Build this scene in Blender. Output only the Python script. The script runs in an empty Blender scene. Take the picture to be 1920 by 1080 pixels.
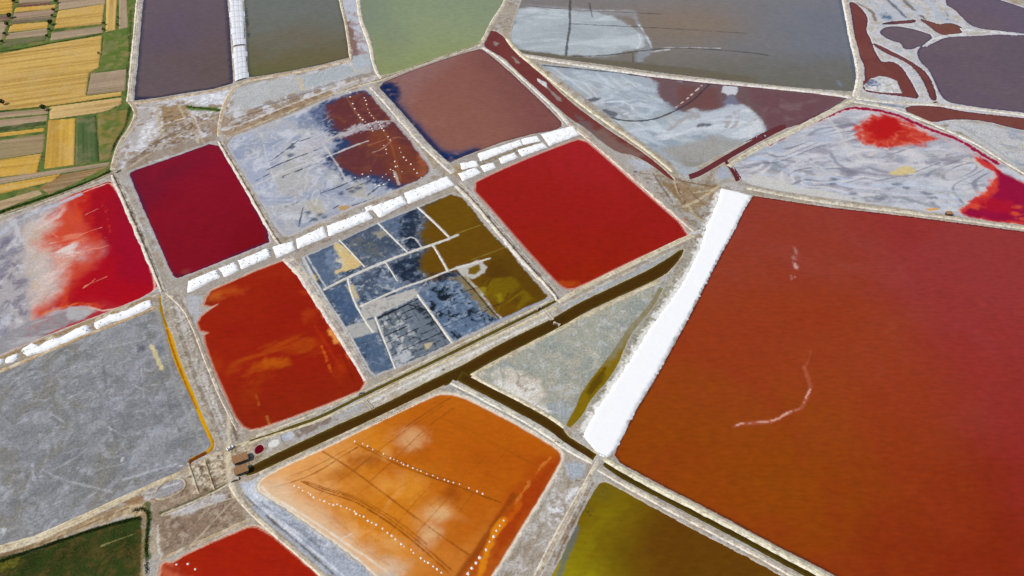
import bpy, math, random
import numpy as np
R = math.radians
# ------------------------------------------------------------------ camera, sky, sun, exposure
sc = bpy.context.scene
H, PITCH, FPX = 400.0, R(47.7), 1400.0            # drone height, tilt below the horizon, focal length (px of a 1920 wide frame)
cam_d = bpy.data.cameras.new('camera'); cam = bpy.data.objects.new('camera', cam_d); sc.collection.objects.link(cam)
cam.location = (0, 0, H); cam.rotation_euler = (math.pi/2 - PITCH, 0, 0)
cam_d.sensor_width = 36; cam_d.lens = 36*FPX/1920; cam_d.clip_start = 1; cam_d.clip_end = 40000
sc.camera = cam
SUN_EL, SUN_AZ = R(52), R(-108)                   # azimuth measured from +Y towards +X: the sun stands to the left, a little behind
w = bpy.data.worlds.new('World'); sc.world = w; w.use_nodes = True
nt = w.node_tree; sky = nt.nodes.new('ShaderNodeTexSky'); sky.sky_type = 'NISHITA'; sky.sun_disc = False
sky.sun_elevation = SUN_EL; sky.sun_rotation = SUN_AZ; sky.altitude = 400; sky.dust_density = 1.5
bg = nt.nodes['Background']; bg.inputs['Strength'].default_value = 0.10
nt.links.new(sky.outputs[0], bg.inputs[0])
sl = bpy.data.lights.new('sun', 'SUN'); sl.energy = 3.6; sl.angle = R(0.53); sl.color = (1.0, 0.95, 0.86)
so = bpy.data.objects.new('sun', sl); sc.collection.objects.link(so)
so.rotation_euler = (math.pi/2 - SUN_EL, 0, math.pi - SUN_AZ); so.location = (-500, -200, 800)
sc.view_settings.view_transform = 'Standard'; sc.view_settings.look = 'None'
sc.view_settings.exposure = 0; sc.view_settings.gamma = 1
GAIN = 1.22                                       # daylight on a level surface: picture value of a white Lambert sheet
rng = random.Random(7); nrs = np.random.RandomState(11)
# ------------------------------------------------------------------ survey: photograph point -> point on the level ground
SP, CP = math.sin(PITCH), math.cos(PITCH)
def G(u, v):
    x = (u-960)/FPX; y = (540-v)/FPX
    t = H/(SP - y*CP)
    return (x*t, (CP + y*SP)*t)
def mpp(u, v): return H/(SP - (540-v)/FPX*CP)/FPX   # metres per photograph pixel at that spot
def W(pts): return np.array([G(*p) for p in pts], float)
def sm(pts, n=2, closed=True):                    # Chaikin corner cutting
    p = np.array(pts, float)
    for _ in range(n):
        q = np.roll(p, -1, 0) if closed else p[1:]
        a = p if closed else p[:-1]
        new = np.empty((len(a)*2, 2)); new[0::2] = a*.75+q*.25; new[1::2] = a*.25+q*.75
        if not closed: new = np.vstack([p[:1], new, p[-1:]])
        p = new
    return p
def lin(r, g, b):                                 # colour as the eye reads it in daylight -> base colour
    c = np.array([r, g, b], float)/255
    l = np.where(c <= .04045, c/12.92, ((c+.055)/1.055)**2.4)
    return np.clip(l/GAIN, 0, .86)
# ------------------------------------------------------------------ noise
_T = nrs.rand(512, 512).astype(np.float32)
def vnoise(x, y):
    xi = np.floor(x).astype(np.int64); yi = np.floor(y).astype(np.int64)
    fx = (x-xi).astype(np.float32); fy = (y-yi).astype(np.float32)
    fx = fx*fx*(3-2*fx); fy = fy*fy*(3-2*fy)
    x0 = xi & 511; x1 = (xi+1) & 511; y0 = yi & 511; y1 = (yi+1) & 511
    return (_T[x0, y0]*(1-fx)+_T[x1, y0]*fx)*(1-fy)+(_T[x0, y1]*(1-fx)+_T[x1, y1]*fx)*fy
def fbm(x, y, s, o=4, seed=0):                    # about 0..1, mean .5
    v = 0; a = .5; t = 0; ca, sa = .8, .6
    x = x/s+seed*17.3; y = y/s+seed*9.1
    wx = vnoise(x*.9+5.2, y*.9+1.3)-.5; wy = vnoise(x*.9+8.7, y*.9+2.8)-.5
    x, y = x+wx*1.1, y+wy*1.1                      # warped, so patches run into streaks and fingers
    for i in range(o):
        v = v+a*vnoise(x, y); t += a; a *= .62
        x, y = (x*ca-y*sa)*2.03+31.7, (x*sa+y*ca)*2.03+11.3
    return np.clip(.5+(v/t-.5)*1.45, 0, 1)
def sstep(a, b, x):
    t = np.clip((x-a)/(b-a), 0, 1); return t*t*(3-2*t)
def sdf(P, x, y):                                 # signed distance to a polygon, metres, negative inside
    d = np.full(x.shape, 1e9); ins = np.zeros(x.shape, bool); n = len(P)
    for i in range(n):
        ax, ay = P[i]; bx, by = P[(i+1) % n]; ex, ey = bx-ax, by-ay
        l = ex*ex+ey*ey+1e-9
        t = np.clip(((x-ax)*ex+(y-ay)*ey)/l, 0, 1)
        d = np.minimum(d, (x-ax-t*ex)**2+(y-ay-t*ey)**2)
        c = (ay > y) != (by > y)
        if ey != 0: ins ^= c & (x < ex*(y-ay)/ey+ax)
    d = np.sqrt(d); return np.where(ins, -d, d)
def pdist(P, x, y):                               # distance to a polyline and the distance run along it
    d = np.full(x.shape, 1e9); s = np.zeros(x.shape); run = 0; side = np.zeros(x.shape)
    for i in range(len(P)-1):
        ax, ay = P[i]; bx, by = P[i+1]; ex, ey = bx-ax, by-ay
        L = math.hypot(ex, ey)+1e-9
        t = np.clip(((x-ax)*ex+(y-ay)*ey)/L/L, 0, 1)
        q = np.hypot(x-ax-t*ex, y-ay-t*ey); m = q < d
        d = np.where(m, q, d); s = np.where(m, run+t*L, s)
        side = np.where(m, np.sign((x-ax)*ey-(y-ay)*ex), side); run += L
    return d, s, run, side
# ------------------------------------------------------------------ painter: base colours of soil, salt and brine on mesh points
class Canvas:
    k = 0
    def __init__(s, x, y, col=(160, 150, 140), wet=0.0):
        s.x, s.y = x, y; s.c = np.empty((len(x), 3)); s.c[:] = lin(*col); s.w = np.full(len(x), float(wet))
    def sub(s, P, m):
        lo = P.min(0)-m; hi = P.max(0)+m
        return np.nonzero((s.x > lo[0]) & (s.x < hi[0]) & (s.y > lo[1]) & (s.y < hi[1]))[0]
    def mix(s, i, m, col, wet):
        L = lin(*col); s.c[i] = s.c[i]*(1-m[:, None])+L*m[:, None]
        if wet is not None: s.w[i] = s.w[i]*(1-m)+wet*m
    def wob(s, i, a, sc_):
        Canvas.k += 1
        return (fbm(s.x[i], s.y[i], sc_, 4, Canvas.k)-.5)*2*a if a else 0
    def poly(s, pts, col, soft=1.5, wob=1.5, ws=8, op=1, wet=None, smooth=0, mott=0, ms=4):
        p = sm(pts, smooth) if smooth else pts
        c = np.mean(np.array(pts, float), 0); k = mpp(*c); P = W(p)
        soft *= k; wob *= k
        i = s.sub(P, soft+wob*2)
        if not len(i): return
        d = sdf(P, s.x[i], s.y[i])+s.wob(i, wob*2, ws)
        m = (1-sstep(-soft, soft, d))*op
        if mott:
            Canvas.k += 1; m = m*np.clip(1+mott*((fbm(s.x[i], s.y[i], ms, 4, Canvas.k)-.5)*5), 0, 1)
        s.mix(i, m, col, wet)
    def line(s, pts, wpx, col, soft=1, wob=.8, ws=6, op=1, wet=None, smooth=1, dash=None, off=0):
        p = sm(pts, smooth, False) if smooth else np.array(pts, float)
        if off: 
            d_ = np.gradient(p, axis=0); n_ = np.stack([-d_[:, 1], d_[:, 0]], 1); n_ /= np.linalg.norm(n_, axis=1)[:, None]+1e-9; p = p+n_*off
        c = np.mean(np.array(pts, float), 0); k = mpp(*c); P = W(p); soft *= k; wob *= k; hw = wpx*k/2
        i = s.sub(P, hw+soft+wob*2)
        if not len(i): return
        d, r, L, _ = pdist(P, s.x[i], s.y[i]); d = d+s.wob(i, wob*2, ws)
        m = (1-sstep(hw-soft*.5, hw+soft*.7, d))*op
        if dash:
            Canvas.k += 1; m = m*sstep(.5-dash[1], .62-dash[1]+.06, fbm(r, r*0+Canvas.k*3.7, dash[0], 2, Canvas.k))
        s.mix(i, m, col, wet)
    def mott(s, col, scale, lo, hi, op=1, pts=None, soft=4, wet=None, oct=5, ang=None, st=4, smooth=0, ridge=False):
        if pts is None: i = np.arange(len(s.x)); m = 1.0
        else:
            P = W(sm(pts, smooth) if smooth else pts); k = mpp(*np.mean(np.array(pts, float), 0)); soft *= k
            i = s.sub(P, soft*2)
            if not len(i): return
            m = 1-sstep(-soft, soft, sdf(P, s.x[i], s.y[i])+s.wob(i, soft*.6, scale*2))
        x, y = s.x[i], s.y[i]
        if ang is not None:
            a = R(ang); x, y = (x*math.cos(a)+y*math.sin(a))/st, (-x*math.sin(a)+y*math.cos(a))
        Canvas.k += 1; v = fbm(x, y, scale, oct+1, Canvas.k); lo, hi = lo-.03, hi+.05
        if ridge: v = 1-np.abs(v-.5)*4
        s.mix(i, sstep(lo, hi, v)*m*op, col, wet)
    def marble(s, col, scale, freq, wd, op=1, pts=None, soft=6, wet=None, seed=0, ang=None, st=2):   # drying rings and swirls: contour lines of a slow field
        P = W(pts); k = mpp(*np.mean(np.array(pts, float), 0)); soft *= k; i = s.sub(P, soft*2)
        if not len(i): return
        m = 1-sstep(-soft, soft, sdf(P, s.x[i], s.y[i])); x, y = s.x[i], s.y[i]
        if ang is not None: a = R(ang); x, y = (x*math.cos(a)+y*math.sin(a))/st, -x*math.sin(a)+y*math.cos(a)
        f = fbm(x, y, scale, 3, seed)*freq; q = np.abs((f % 1)-.5)*2; n = fbm(x, y, scale*.35, 3, seed+9)
        s.mix(i, (1-sstep(wd*.4, wd*1.3, q))*sstep(.3, .6, n)*m*op, col, wet)
    def spot(s, u, v, ru, rv, col, soft=.5, op=1, wet=None, wob=.25, ws=None):
        k = mpp(u, v); x0, y0 = G(u, v); x1, y1 = G(u, v-1); ky = abs(y1-y0)
        R_ = max(ru*k, rv*ky)*2
        i = np.nonzero((abs(s.x-x0) < R_) & (abs(s.y-y0) < R_))[0]
        if not len(i): return
        d = np.hypot((s.x[i]-x0)/(ru*k), (s.y[i]-y0)/(rv*ky))+s.wob(i, wob, ws or ru*k*.6)
        s.mix(i, (1-sstep(1-soft, 1+soft*.6, d))*op, col, wet)
    def grad(s, p0, p1, col, op=1, wet=None, noise=.15, ns=25):
        a, b = W([p0, p1]); e = b-a; t = ((s.x-a[0])*e[0]+(s.y-a[1])*e[1])/(e@e)
        i = np.arange(len(s.x)); t = t+s.wob(i, noise, ns)
        s.mix(i, sstep(0, 1, t)*op, col, wet)
    def edge(s, P, wpx, col, op=1, wob=.5, at=0, ws=3, soft=1, wet=None):          # band along a shoreline
        k = mpp(*np.array([960, 540])) if wpx <= 0 else 1
        d = np.abs(sdf(P, s.x, s.y)-at)
        i = np.nonzero(d < wpx+soft+wob*2)[0]
        if not len(i): return
        s.mix(i, (1-sstep(wpx-soft*.5, wpx+soft*.5, d[i]+s.wob(i, wob, ws)))*op, col, wet)
    def grain(s, amt, scale, oct=3):
        i = np.arange(len(s.x)); s.c *= (1+s.wob(i, amt, scale))[:, None]; s.c = np.clip(s.c, .002, .88)
# ------------------------------------------------------------------ materials
def material(name): 
    m = bpy.data.materials.new(name); m.use_nodes = True
    return m, m.node_tree.nodes, m.node_tree.links, m.node_tree.nodes['Principled BSDF']
def node(N, t, **kw):
    n = N.new(t)
    for k, v in kw.items():
        if k in n.inputs: n.inputs[k].default_value = v
        else: setattr(n, k, v)
    return n
def surface_material(name, fine, fine_amt, ripple, bump, rough_dry=.95, rough_wet=.22):
    # colour attribute (soil, salt, brine) times fine procedural grain; alpha = wetness drives the gloss
    m, N, L, B = material(name)
    at = node(N, 'ShaderNodeAttribute', attribute_name='Col'); tc = node(N, 'ShaderNodeTexCoord')
    n1 = node(N, 'ShaderNodeTexNoise', Scale=fine, Detail=6.0, Roughness=.65); L.new(tc.outputs['Object'], n1.inputs['Vector'])
    mp = node(N, 'ShaderNodeMapping'); mp.inputs['Scale'].default_value = (.35, 1.0, 1); L.new(tc.outputs['Object'], mp.inputs['Vector'])
    n2 = node(N, 'ShaderNodeTexNoise', Scale=ripple, Detail=4.0, Roughness=.6); L.new(mp.outputs[0], n2.inputs['Vector'])
    r1 = node(N, 'ShaderNodeMapRange'); r1.inputs[1].default_value = .3; r1.inputs[2].default_value = .7
    r1.inputs[3].default_value = 1-fine_amt; r1.inputs[4].default_value = 1+fine_amt; L.new(n1.outputs[0], r1.inputs[0])
    r2 = node(N, 'ShaderNodeMapRange'); r2.inputs[1].default_value = .3; r2.inputs[2].default_value = .7
    r2.inputs[3].default_value = .90; r2.inputs[4].default_value = 1.10; L.new(n2.outputs[0], r2.inputs[0])
    mx = node(N, 'ShaderNodeMix', data_type='FLOAT'); L.new(at.outputs['Alpha'], mx.inputs[0]); L.new(r1.outputs[0], mx.inputs[2]); L.new(r2.outputs[0], mx.inputs[3])
    ml = node(N, 'ShaderNodeVectorMath', operation='SCALE'); L.new(at.outputs['Color'], ml.inputs[0]); L.new(mx.outputs[0], ml.inputs['Scale'])
    L.new(ml.outputs[0], B.inputs['Base Color'])
    rr = node(N, 'ShaderNodeMapRange'); rr.inputs[3].default_value = rough_dry; rr.inputs[4].default_value = rough_wet
    L.new(at.outputs['Alpha'], rr.inputs[0]); L.new(rr.outputs[0], B.inputs['Roughness'])
    sp = node(N, 'ShaderNodeMapRange'); sp.inputs[3].default_value = .05; sp.inputs[4].default_value = .08
    L.new(at.outputs['Alpha'], sp.inputs[0]); L.new(sp.outputs[0], B.inputs['Specular IOR Level'])
    bs = node(N, 'ShaderNodeMapRange'); bs.inputs[3].default_value = bump; bs.inputs[4].default_value = bump*.12; L.new(at.outputs['Alpha'], bs.inputs[0])
    bp = node(N, 'ShaderNodeBump', Distance=.5); L.new(n1.outputs[0], bp.inputs['Height']); L.new(bs.outputs[0], bp.inputs['Strength'])
    L.new(bp.outputs[0], B.inputs['Normal'])
    return m
M_soil = surface_material('salt_soil', .75, .30, .5, .5)
M_brine = surface_material('brine_and_crust', .6, .17, .45, .35)
M_field = surface_material('farmland', .8, .16, .5, .5)
def plain(name, col, rough=.8, spec=.2, nscale=None, namt=.12, bump=0, metal=0):
    m, N, L, B = material(name); c = tuple(lin(*col))+(1,)
    B.inputs['Roughness'].default_value = rough; B.inputs['Specular IOR Level'].default_value = spec; B.inputs['Metallic'].default_value = metal
    if nscale is None: nscale = 1.0
    tc = node(N, 'ShaderNodeTexCoord'); n1 = node(N, 'ShaderNodeTexNoise', Scale=nscale, Detail=5.0, Roughness=.6); L.new(tc.outputs['Object'], n1.inputs['Vector'])
    r1 = node(N, 'ShaderNodeMapRange'); r1.inputs[1].default_value = .3; r1.inputs[2].default_value = .7; r1.inputs[3].default_value = 1-namt; r1.inputs[4].default_value = 1+namt*.6
    L.new(n1.outputs[0], r1.inputs[0])
    ml = node(N, 'ShaderNodeVectorMath', operation='SCALE'); ml.inputs[0].default_value = c[:3]; L.new(r1.outputs[0], ml.inputs['Scale']); L.new(ml.outputs[0], B.inputs['Base Color'])
    if bump:
        bp = node(N, 'ShaderNodeBump', Distance=.3, Strength=bump); L.new(n1.outputs[0], bp.inputs['Height']); L.new(bp.outputs[0], B.inputs['Normal'])
    return m
# ------------------------------------------------------------------ mesh helpers
def mesh_np(name, V, F, mat, col=None, wet=None, smooth=True):
    me = bpy.data.meshes.new(name); V = np.asarray(V, np.float32); F = np.asarray(F, np.int32); k = F.shape[1]
    me.vertices.add(len(V)); me.vertices.foreach_set('co', V.ravel())
    me.loops.add(F.size); me.loops.foreach_set('vertex_index', F.ravel())
    me.polygons.add(len(F)); me.polygons.foreach_set('loop_start', np.arange(0, F.size, k, dtype=np.int32))
    me.polygons.foreach_set('loop_total', np.full(len(F), k, np.int32))
    me.polygons.foreach_set('use_smooth', np.full(len(F), smooth))
    me.update(calc_edges=True)
    if col is not None:
        a = me.color_attributes.new('Col', 'FLOAT_COLOR', 'POINT'); c = np.ones((len(V), 4), np.float32); c[:, :3] = col; c[:, 3] = wet if wet is not None else 0
        a.data.foreach_set('color', c.ravel())
    me.materials.append(mat); return me
def obj(name, me, label=None, cat=None, group=None, kind=None, parent=None, loc=None):
    o = bpy.data.objects.new(name, me); sc.collection.objects.link(o)
    if label: o['label'] = label
    if cat: o['category'] = cat
    if group: o['group'] = group
    if kind: o['kind'] = kind
    if parent is not None: o.parent = parent
    if loc is not None: o.location = loc
    return o
def grid_in_poly(P, s, margin):
    lo = P.min(0)-margin-s; hi = P.max(0)+margin+s
    xs = np.arange(lo[0], hi[0]+s, s); ys = np.arange(lo[1], hi[1]+s, s)
    X, Y = np.meshgrid(xs, ys); d = sdf(P, X.ravel(), Y.ravel()).reshape(X.shape)
    keep = d < margin; cell = keep[:-1, :-1] | keep[1:, :-1] | keep[:-1, 1:] | keep[1:, 1:]
    idx = np.arange(X.size).reshape(X.shape)
    F = np.stack([idx[:-1, :-1][cell], idx[:-1, 1:][cell], idx[1:, 1:][cell], idx[1:, :-1][cell]], 1)
    u, inv = np.unique(F, return_inverse=True)
    return X.ravel()[u], Y.ravel()[u], inv.reshape(F.shape), d.ravel()[u]
# ------------------------------------------------------------------ ponds: outline, brine and crust colours, some painted sky reflection and bank shadow
NAVY = (28, 38, 62)
def speck(cv, col, n, pts, r=(.5, 1.4), op=.9):
    P = np.array(pts, float); lo, hi = P.min(0), P.max(0)
    for _ in range(n):
        u, v = rng.uniform(lo[0], hi[0]), rng.uniform(lo[1], hi[1])
        if sdf(P, np.array([u]), np.array([v]))[0] < 0:
            a = rng.uniform(*r); cv.spot(u, v, a, a*.8, col, .4, op*rng.uniform(.5, 1))
def p_purple(cv, P):
    cv.grad((340, 0), (345, 180), (102, 84, 80)); cv.grad((300, 90), (250, 120), (104, 90, 96), .4)  # upper part stays purple: reflected sky painted into the water colour
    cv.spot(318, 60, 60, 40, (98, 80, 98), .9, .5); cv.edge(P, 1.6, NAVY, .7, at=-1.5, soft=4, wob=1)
    cv.line([(430, -60), (431, 20), (434, 90), (438, 150)], 5, (55, 56, 86), 3, op=.8); cv.spot(262, 184, 16, 5, (40, 45, 72), .8, .9)
def p_darkgreen(cv, P):
    cv.grad((560, 10), (560, 140), (108, 98, 66)); cv.spot(560, 65, 60, 16, (116, 102, 84), .9, .5); cv.grad((520, 100), (490, 145), (100, 100, 60), .7)  # greyer towards the top: sky reflection put into the olive colour
    cv.edge(P, .8, (55, 60, 62), .6, at=-1, soft=3)
    for a in ((461, 15, 30), (463, 35, 50), (466, 62, 70), (469, 139, 146)): cv.line([(a[0], a[1]), (a[0]+1, a[2])], 4, (36, 66, 72), 1.5, op=.85)
def p_green(cv, P):
    cv.grad((800, 40), (690, 50), (126, 136, 116), .8); cv.grad((800, 40), (770, 140), (144, 152, 96), .8); cv.mott((132, 143, 112), 60, .5, .8, .4)
    cv.grad((880, 60), (940, 0), (134, 146, 118), .7)
def p_brownblue(cv, P):
    cv.grad((900, 120), (860, 290), (144, 94, 80), .8); cv.grad((850, 150), (960, 130), (126, 76, 72), .8)
    cv.grad((790, 200), (730, 180), (148, 110, 104), .7); cv.mott((160, 110, 98), 30, .5, .75, .35, [(730, 150), (800, 190), (900, 290), (820, 290), (740, 190)], 20)
    b = [(707, 158), (728, 156), (745, 168), (742, 182), (752, 200), (770, 222), (795, 250), (815, 272), (838, 288), (870, 284), (893, 278), (880, 290), (840, 310), (815, 285), (770, 232), (730, 185)]
    cv.poly(b, (96, 92, 106), 26, 4, 12, .7, smooth=2); cv.poly(b, (22, 50, 96), 13, 3, 10, 1, smooth=2)
    cv.poly([(706, 158), (740, 152), (750, 172), (742, 188), (722, 180)], (8, 34, 80), 8, 4, 6, .9, smooth=2)
    cv.line([(712, 162), (745, 200), (790, 248), (836, 298)], 9, (12, 38, 82), 7, op=.85); cv.line([(838, 302), (866, 292), (895, 280)], 9, (14, 42, 88), 7, op=.8); cv.grad((730, 170), (716, 166), (10, 34, 80), .0); cv.mott((150, 120, 118), 6, .6, .8, .5, b, 5)
    cv.edge(P, .7, (70, 50, 60), .5, at=-.8, soft=2)
def p_crustred(cv, P):
    cv.grad((560, 260), (440, 290), (166, 172, 192), .8); cv.mott((186, 184, 178), 22, .5, .62, .7); cv.mott((140, 150, 172), 14, .52, .68, .65); cv.mott((206, 208, 214), 8, .55, .7, .7)
    cv.poly([(500, 320), (560, 300), (590, 330), (560, 380), (520, 360)], (184, 180, 174), 6, 6, 10, .7); cv.poly([(655, 345), (680, 340), (690, 365), (660, 370)], (182, 176, 164), 4, 4, 8, .8)
    cv.poly([(575, 375), (605, 372), (610, 400), (590, 410)], (180, 172, 150), 4, 4, 8, .7); cv.poly([(632, 388), (648, 384), (662, 386), (645, 394), (636, 395)], (190, 150, 90), 2, 2, 4, .9)
    wat = [(583, 203), (640, 179), (692, 164), (735, 215), (802, 298), (812, 318), (797, 336), (748, 356), (722, 352), (700, 338), (672, 338), (650, 330), (618, 312), (602, 298), (612, 283), (640, 272), (622, 262), (612, 240), (590, 225)]
    cv.poly(wat, (120, 132, 160), 14, 9, 12, .8, wet=.3, smooth=1); cv.poly(wat, (34, 54, 94), 7, 8, 8, .95, wet=.5, smooth=1); cv.mott((150, 158, 176), 3, .52, .7, .7, [(570, 215), (620, 230), (640, 290), (640, 330), (600, 330), (580, 260)], 6)
    wi = [(605, 202), (640, 184), (694, 168), (737, 216), (800, 299), (808, 316), (794, 332), (752, 348), (722, 338), (700, 326), (668, 326), (640, 314), (625, 296), (640, 284), (670, 268), (650, 258), (632, 240), (612, 220)]
    cv.poly(wi, (104, 52, 52), 8, 5, 9, 1, wet=.85, smooth=1)
    cv.grad((700, 280), (790, 310), (122, 60, 48), .0); cv.poly([(740, 265), (800, 300), (808, 318), (790, 332), (745, 345), (720, 300)], (122, 62, 40), 12, 6, 12, .75)
    cv.poly([(695, 245), (730, 250), (760, 275), (740, 290), (690, 275)], (130, 66, 40), 12, 6, 10, .7); cv.poly([(786, 285), (806, 310), (800, 330), (785, 330)], (170, 96, 56), 6, 3, 8, .6)
    cv.mott((132, 74, 48), 9, .58, .75, .5, wi, 6)
    cv.poly([(545, 288), (590, 262), (630, 247), (690, 232), (740, 228), (700, 239), (655, 252), (620, 268), (590, 292)], (188, 184, 190), 5, 7, 4, .85, wet=.05, mott=.35, ms=3)
    cv.marble((206, 206, 212), 30, 5, .25, .6, [(430, 262), (620, 210), (620, 380), (530, 440)], 10, seed=4)
    for l, wd, c_, o in (([(560, 290), (612, 262), (668, 240), (700, 228), (735, 226)], 3.5, (196, 186, 180), .75), ([(480, 345), (545, 316), (600, 298), (625, 289), (665, 272), (690, 264)], 4, (204, 200, 198), .8),
                         ([(605, 268), (618, 288), (634, 310), (648, 336)], 4, (206, 200, 198), .8), ([(650, 182), (664, 205), (678, 226)], 3, (150, 96, 70), .6), ([(690, 205), (730, 260), (745, 310), (752, 340)], 3, (160, 90, 50), .45),
                         ([(690, 272), (740, 255), (770, 262)], 2, (180, 130, 90), .6), ([(740, 322), (748, 345)], 5, (200, 184, 172), .8), ([(655, 218), (690, 205), (730, 200)], 1.5, (150, 90, 70), .5), ([(698, 285), (716, 280), (735, 262)], 2, (190, 160, 140), .6)):
        cv.line(l, wd, c_, 1.2, .8, 4, o, wet=.3)
    for l in ([(500, 318), (540, 300), (590, 282), (612, 272)], [(530, 330), (560, 318), (640, 290), (660, 276)], [(480, 338), (505, 325)], [(535, 388), (570, 374), (600, 362), (640, 348), (700, 320)], [(540, 285), (548, 268)], [(560, 265), (580, 258)],
              [(580, 415), (610, 400), (635, 384)], [(690, 365), (720, 342), (740, 325)], [(650, 355), (690, 340)], [(510, 300), (560, 262)], [(570, 380), (560, 425)], [(600, 300), (560, 320), (530, 332)], [(700, 372), (660, 385)]):
        cv.line(l, 2.3, (58, 64, 86), 1, .6, 4, .9, dash=(9, .25))
    for u, v in ((600, 402), (578, 398), (610, 408), (545, 290), (548, 275), (660, 358), (672, 352), (640, 362), (590, 410)): cv.spot(u, v, 7, 4, (66, 78, 108), .7, .8, wob=.5)
    for l in ([(430, 270), (470, 262), (520, 240)], [(450, 300), (500, 290)], [(490, 250), (500, 300), (520, 350)], [(560, 330), (580, 300)]): cv.line(l, 1.2, (215, 216, 222), 1, .6, 5, .6)
    cv.poly([(560, 215), (610, 195), (620, 215), (600, 240), (566, 240)], (120, 132, 160), 8, 7, 8, .7, mott=.7, ms=4); cv.mott((60, 76, 112), 4, .55, .7, .7, [(580, 210), (612, 200), (618, 232), (590, 238)], 5)
    cv.edge(P, 1.2, (190, 186, 184), .8, at=-.6, wob=1)
def p_crimson(cv, P):
    cv.grad((380, 300), (400, 480), (126, 12, 22), .9); cv.grad((300, 400), (250, 380), (118, 18, 40), .8); cv.grad((400, 280), (415, 262), (140, 24, 48), .5)
    cv.edge(P, .8, (66, 34, 66), .8, at=-1, soft=2.4); cv.spot(348, 508, 10, 6, (150, 70, 60), .9, .6); cv.spot(335, 516, 16, 4, (60, 30, 50), .8, .7); cv.mott((138, 16, 34), 40, .45, .7, .5)
def p_redwhite(cv, P):
    # grey-violet crust to the left, pink salt, orange fringe, crimson brine to the right
    cv.mott((150, 146, 152), 16, .45, .65, .8); cv.mott((204, 200, 204), 9, .52, .68, .8); cv.mott((112, 104, 122), 8, .58, .72, .7, [(-60, 450), (40, 440), (60, 600), (-60, 640)], 12)
    cv.poly([(40, 420), (110, 395), (105, 440), (85, 500), (110, 530), (80, 580), (60, 560), (50, 480)], (206, 190, 180), 12, 8, 14, .85, smooth=1); cv.mott((196, 172, 150), 10, .5, .65, .6, [(40, 430), (100, 410), (90, 580), (50, 560)], 10)
    sal = [(95, 395), (130, 375), (150, 370), (160, 430), (150, 520), (140, 560), (95, 590), (75, 575), (100, 540), (88, 470)]
    cv.poly(sal, (222, 156, 134), 26, 12, 12, .8, smooth=1)
    org = [(112, 395), (150, 362), (190, 352), (205, 420), (180, 560), (165, 575), (85, 592), (72, 584), (100, 560), (125, 535), (128, 500), (170, 480), (165, 455), (115, 470), (88, 452), (96, 425)]
    cv.poly(org, (216, 96, 62), 30, 12, 18, .75, wet=.3, smooth=1); cv.poly(org, (204, 56, 26), 20, 12, 10, .8, wet=.5, smooth=1); cv.mott((226, 200, 190), 9, .5, .75, .75, [(70, 400), (120, 390), (130, 470), (100, 560), (60, 560)], 14, ang=70, st=2.5); cv.mott((226, 130, 100), 8, .56, .7, .75, [(85, 440), (140, 430), (170, 460), (140, 500), (80, 470)], 8, ang=20, st=3)
    cv.mott((228, 210, 204), 7, .5, .66, .9, [(88, 440), (130, 445), (160, 465), (150, 490), (100, 505), (85, 480)], 8, ang=25, st=3)
    red = [(130, 340), (200, 310), (235, 320), (270, 380), (330, 545), (250, 590), (185, 584), (160, 570), (130, 560), (125, 540), (150, 510), (190, 488), (195, 460), (165, 430), (150, 400)]
    cv.poly(red, (190, 28, 20), 20, 10, 14, .95, wet=.9, smooth=1)
    deep = [(180, 320), (225, 310), (262, 380), (325, 540), (255, 566), (205, 552), (178, 540), (190, 500), (205, 470), (178, 440), (165, 395)]
    cv.poly(deep, (164, 4, 26), 12, 6, 14, 1, wet=1, smooth=1); cv.grad((170, 470), (215, 480), (174, 2, 24), .9, wet=1, noise=.25, ns=14); cv.poly([(205, 350), (250, 380), (315, 535), (240, 535), (212, 480)], (156, 2, 36), 18, 6, 20, .85, smooth=1)
    for l in ([(118, 398), (128, 420), (112, 450)], [(140, 372), (146, 410)], [(125, 540), (120, 580), (90, 590)], [(150, 570), (190, 575)]): cv.line(l, 8, (212, 72, 34), 6, 3, 10, .6)
    for l in ([(160, 402), (183, 391)], [(150, 440), (170, 432), (190, 426)], [(178, 466), (190, 464), (204, 459)], [(155, 540), (170, 530), (178, 522)], [(158, 536), (200, 518)], [(95, 435), (110, 446)], [(120, 480), (160, 470), (185, 462)]): cv.line(l, 1.3, (235, 150, 120), .8, .4, 4, .8)
    cv.line([(192, 380), (200, 400), (206, 430), (208, 450)], 2, (200, 60, 40), 1.5, 1, 3, .5, dash=(4, .1)); speck(cv, (225, 90, 60), 14, [(180, 350), (190, 350), (225, 450), (150, 440)], (.6, 1.3))
    cv.poly([(75, 594), (150, 576), (185, 584), (160, 598), (100, 620), (60, 640), (-60, 690), (-60, 660), (0, 630)], (150, 148, 150), 4, 4, 12, .95, mott=.3); cv.mott((186, 184, 184), 7, .5, .66, .7, [(100, 575), (180, 580), (60, 640), (0, 650)], 6, ang=20, st=4)
    cv.poly([(130, 575), (165, 574), (182, 582), (160, 596), (125, 598)], (190, 188, 186), 3, 3, 8, .7); cv.line([(75, 588), (110, 578), (150, 566), (172, 570)], 3, (222, 110, 30), 2, 1.5, 8, .8)
    cv.line([(168, 576), (200, 584), (250, 566), (288, 548), (291, 530), (278, 486), (258, 436), (238, 392), (218, 354), (206, 341), (190, 347), (150, 362), (110, 380)], 3, (238, 190, 172), 1.5, .7, 5, .85, wet=0)
    for u, v, a, b in ((4, 505, 10, 24), (3, 620, 12, 14), (25, 470, 14, 10), (12, 450, 12, 10)): cv.spot(u, v, a, b, (120, 116, 138), .8, .7, wob=.5)
    cv.spot(8, 600, 12, 18, (200, 200, 206), .6, .8, wob=.5); cv.line([(0, 440), (20, 420), (60, 400), (110, 382), (150, 364)], 6, (186, 190, 200), 3, 2, 8, .8)
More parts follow.
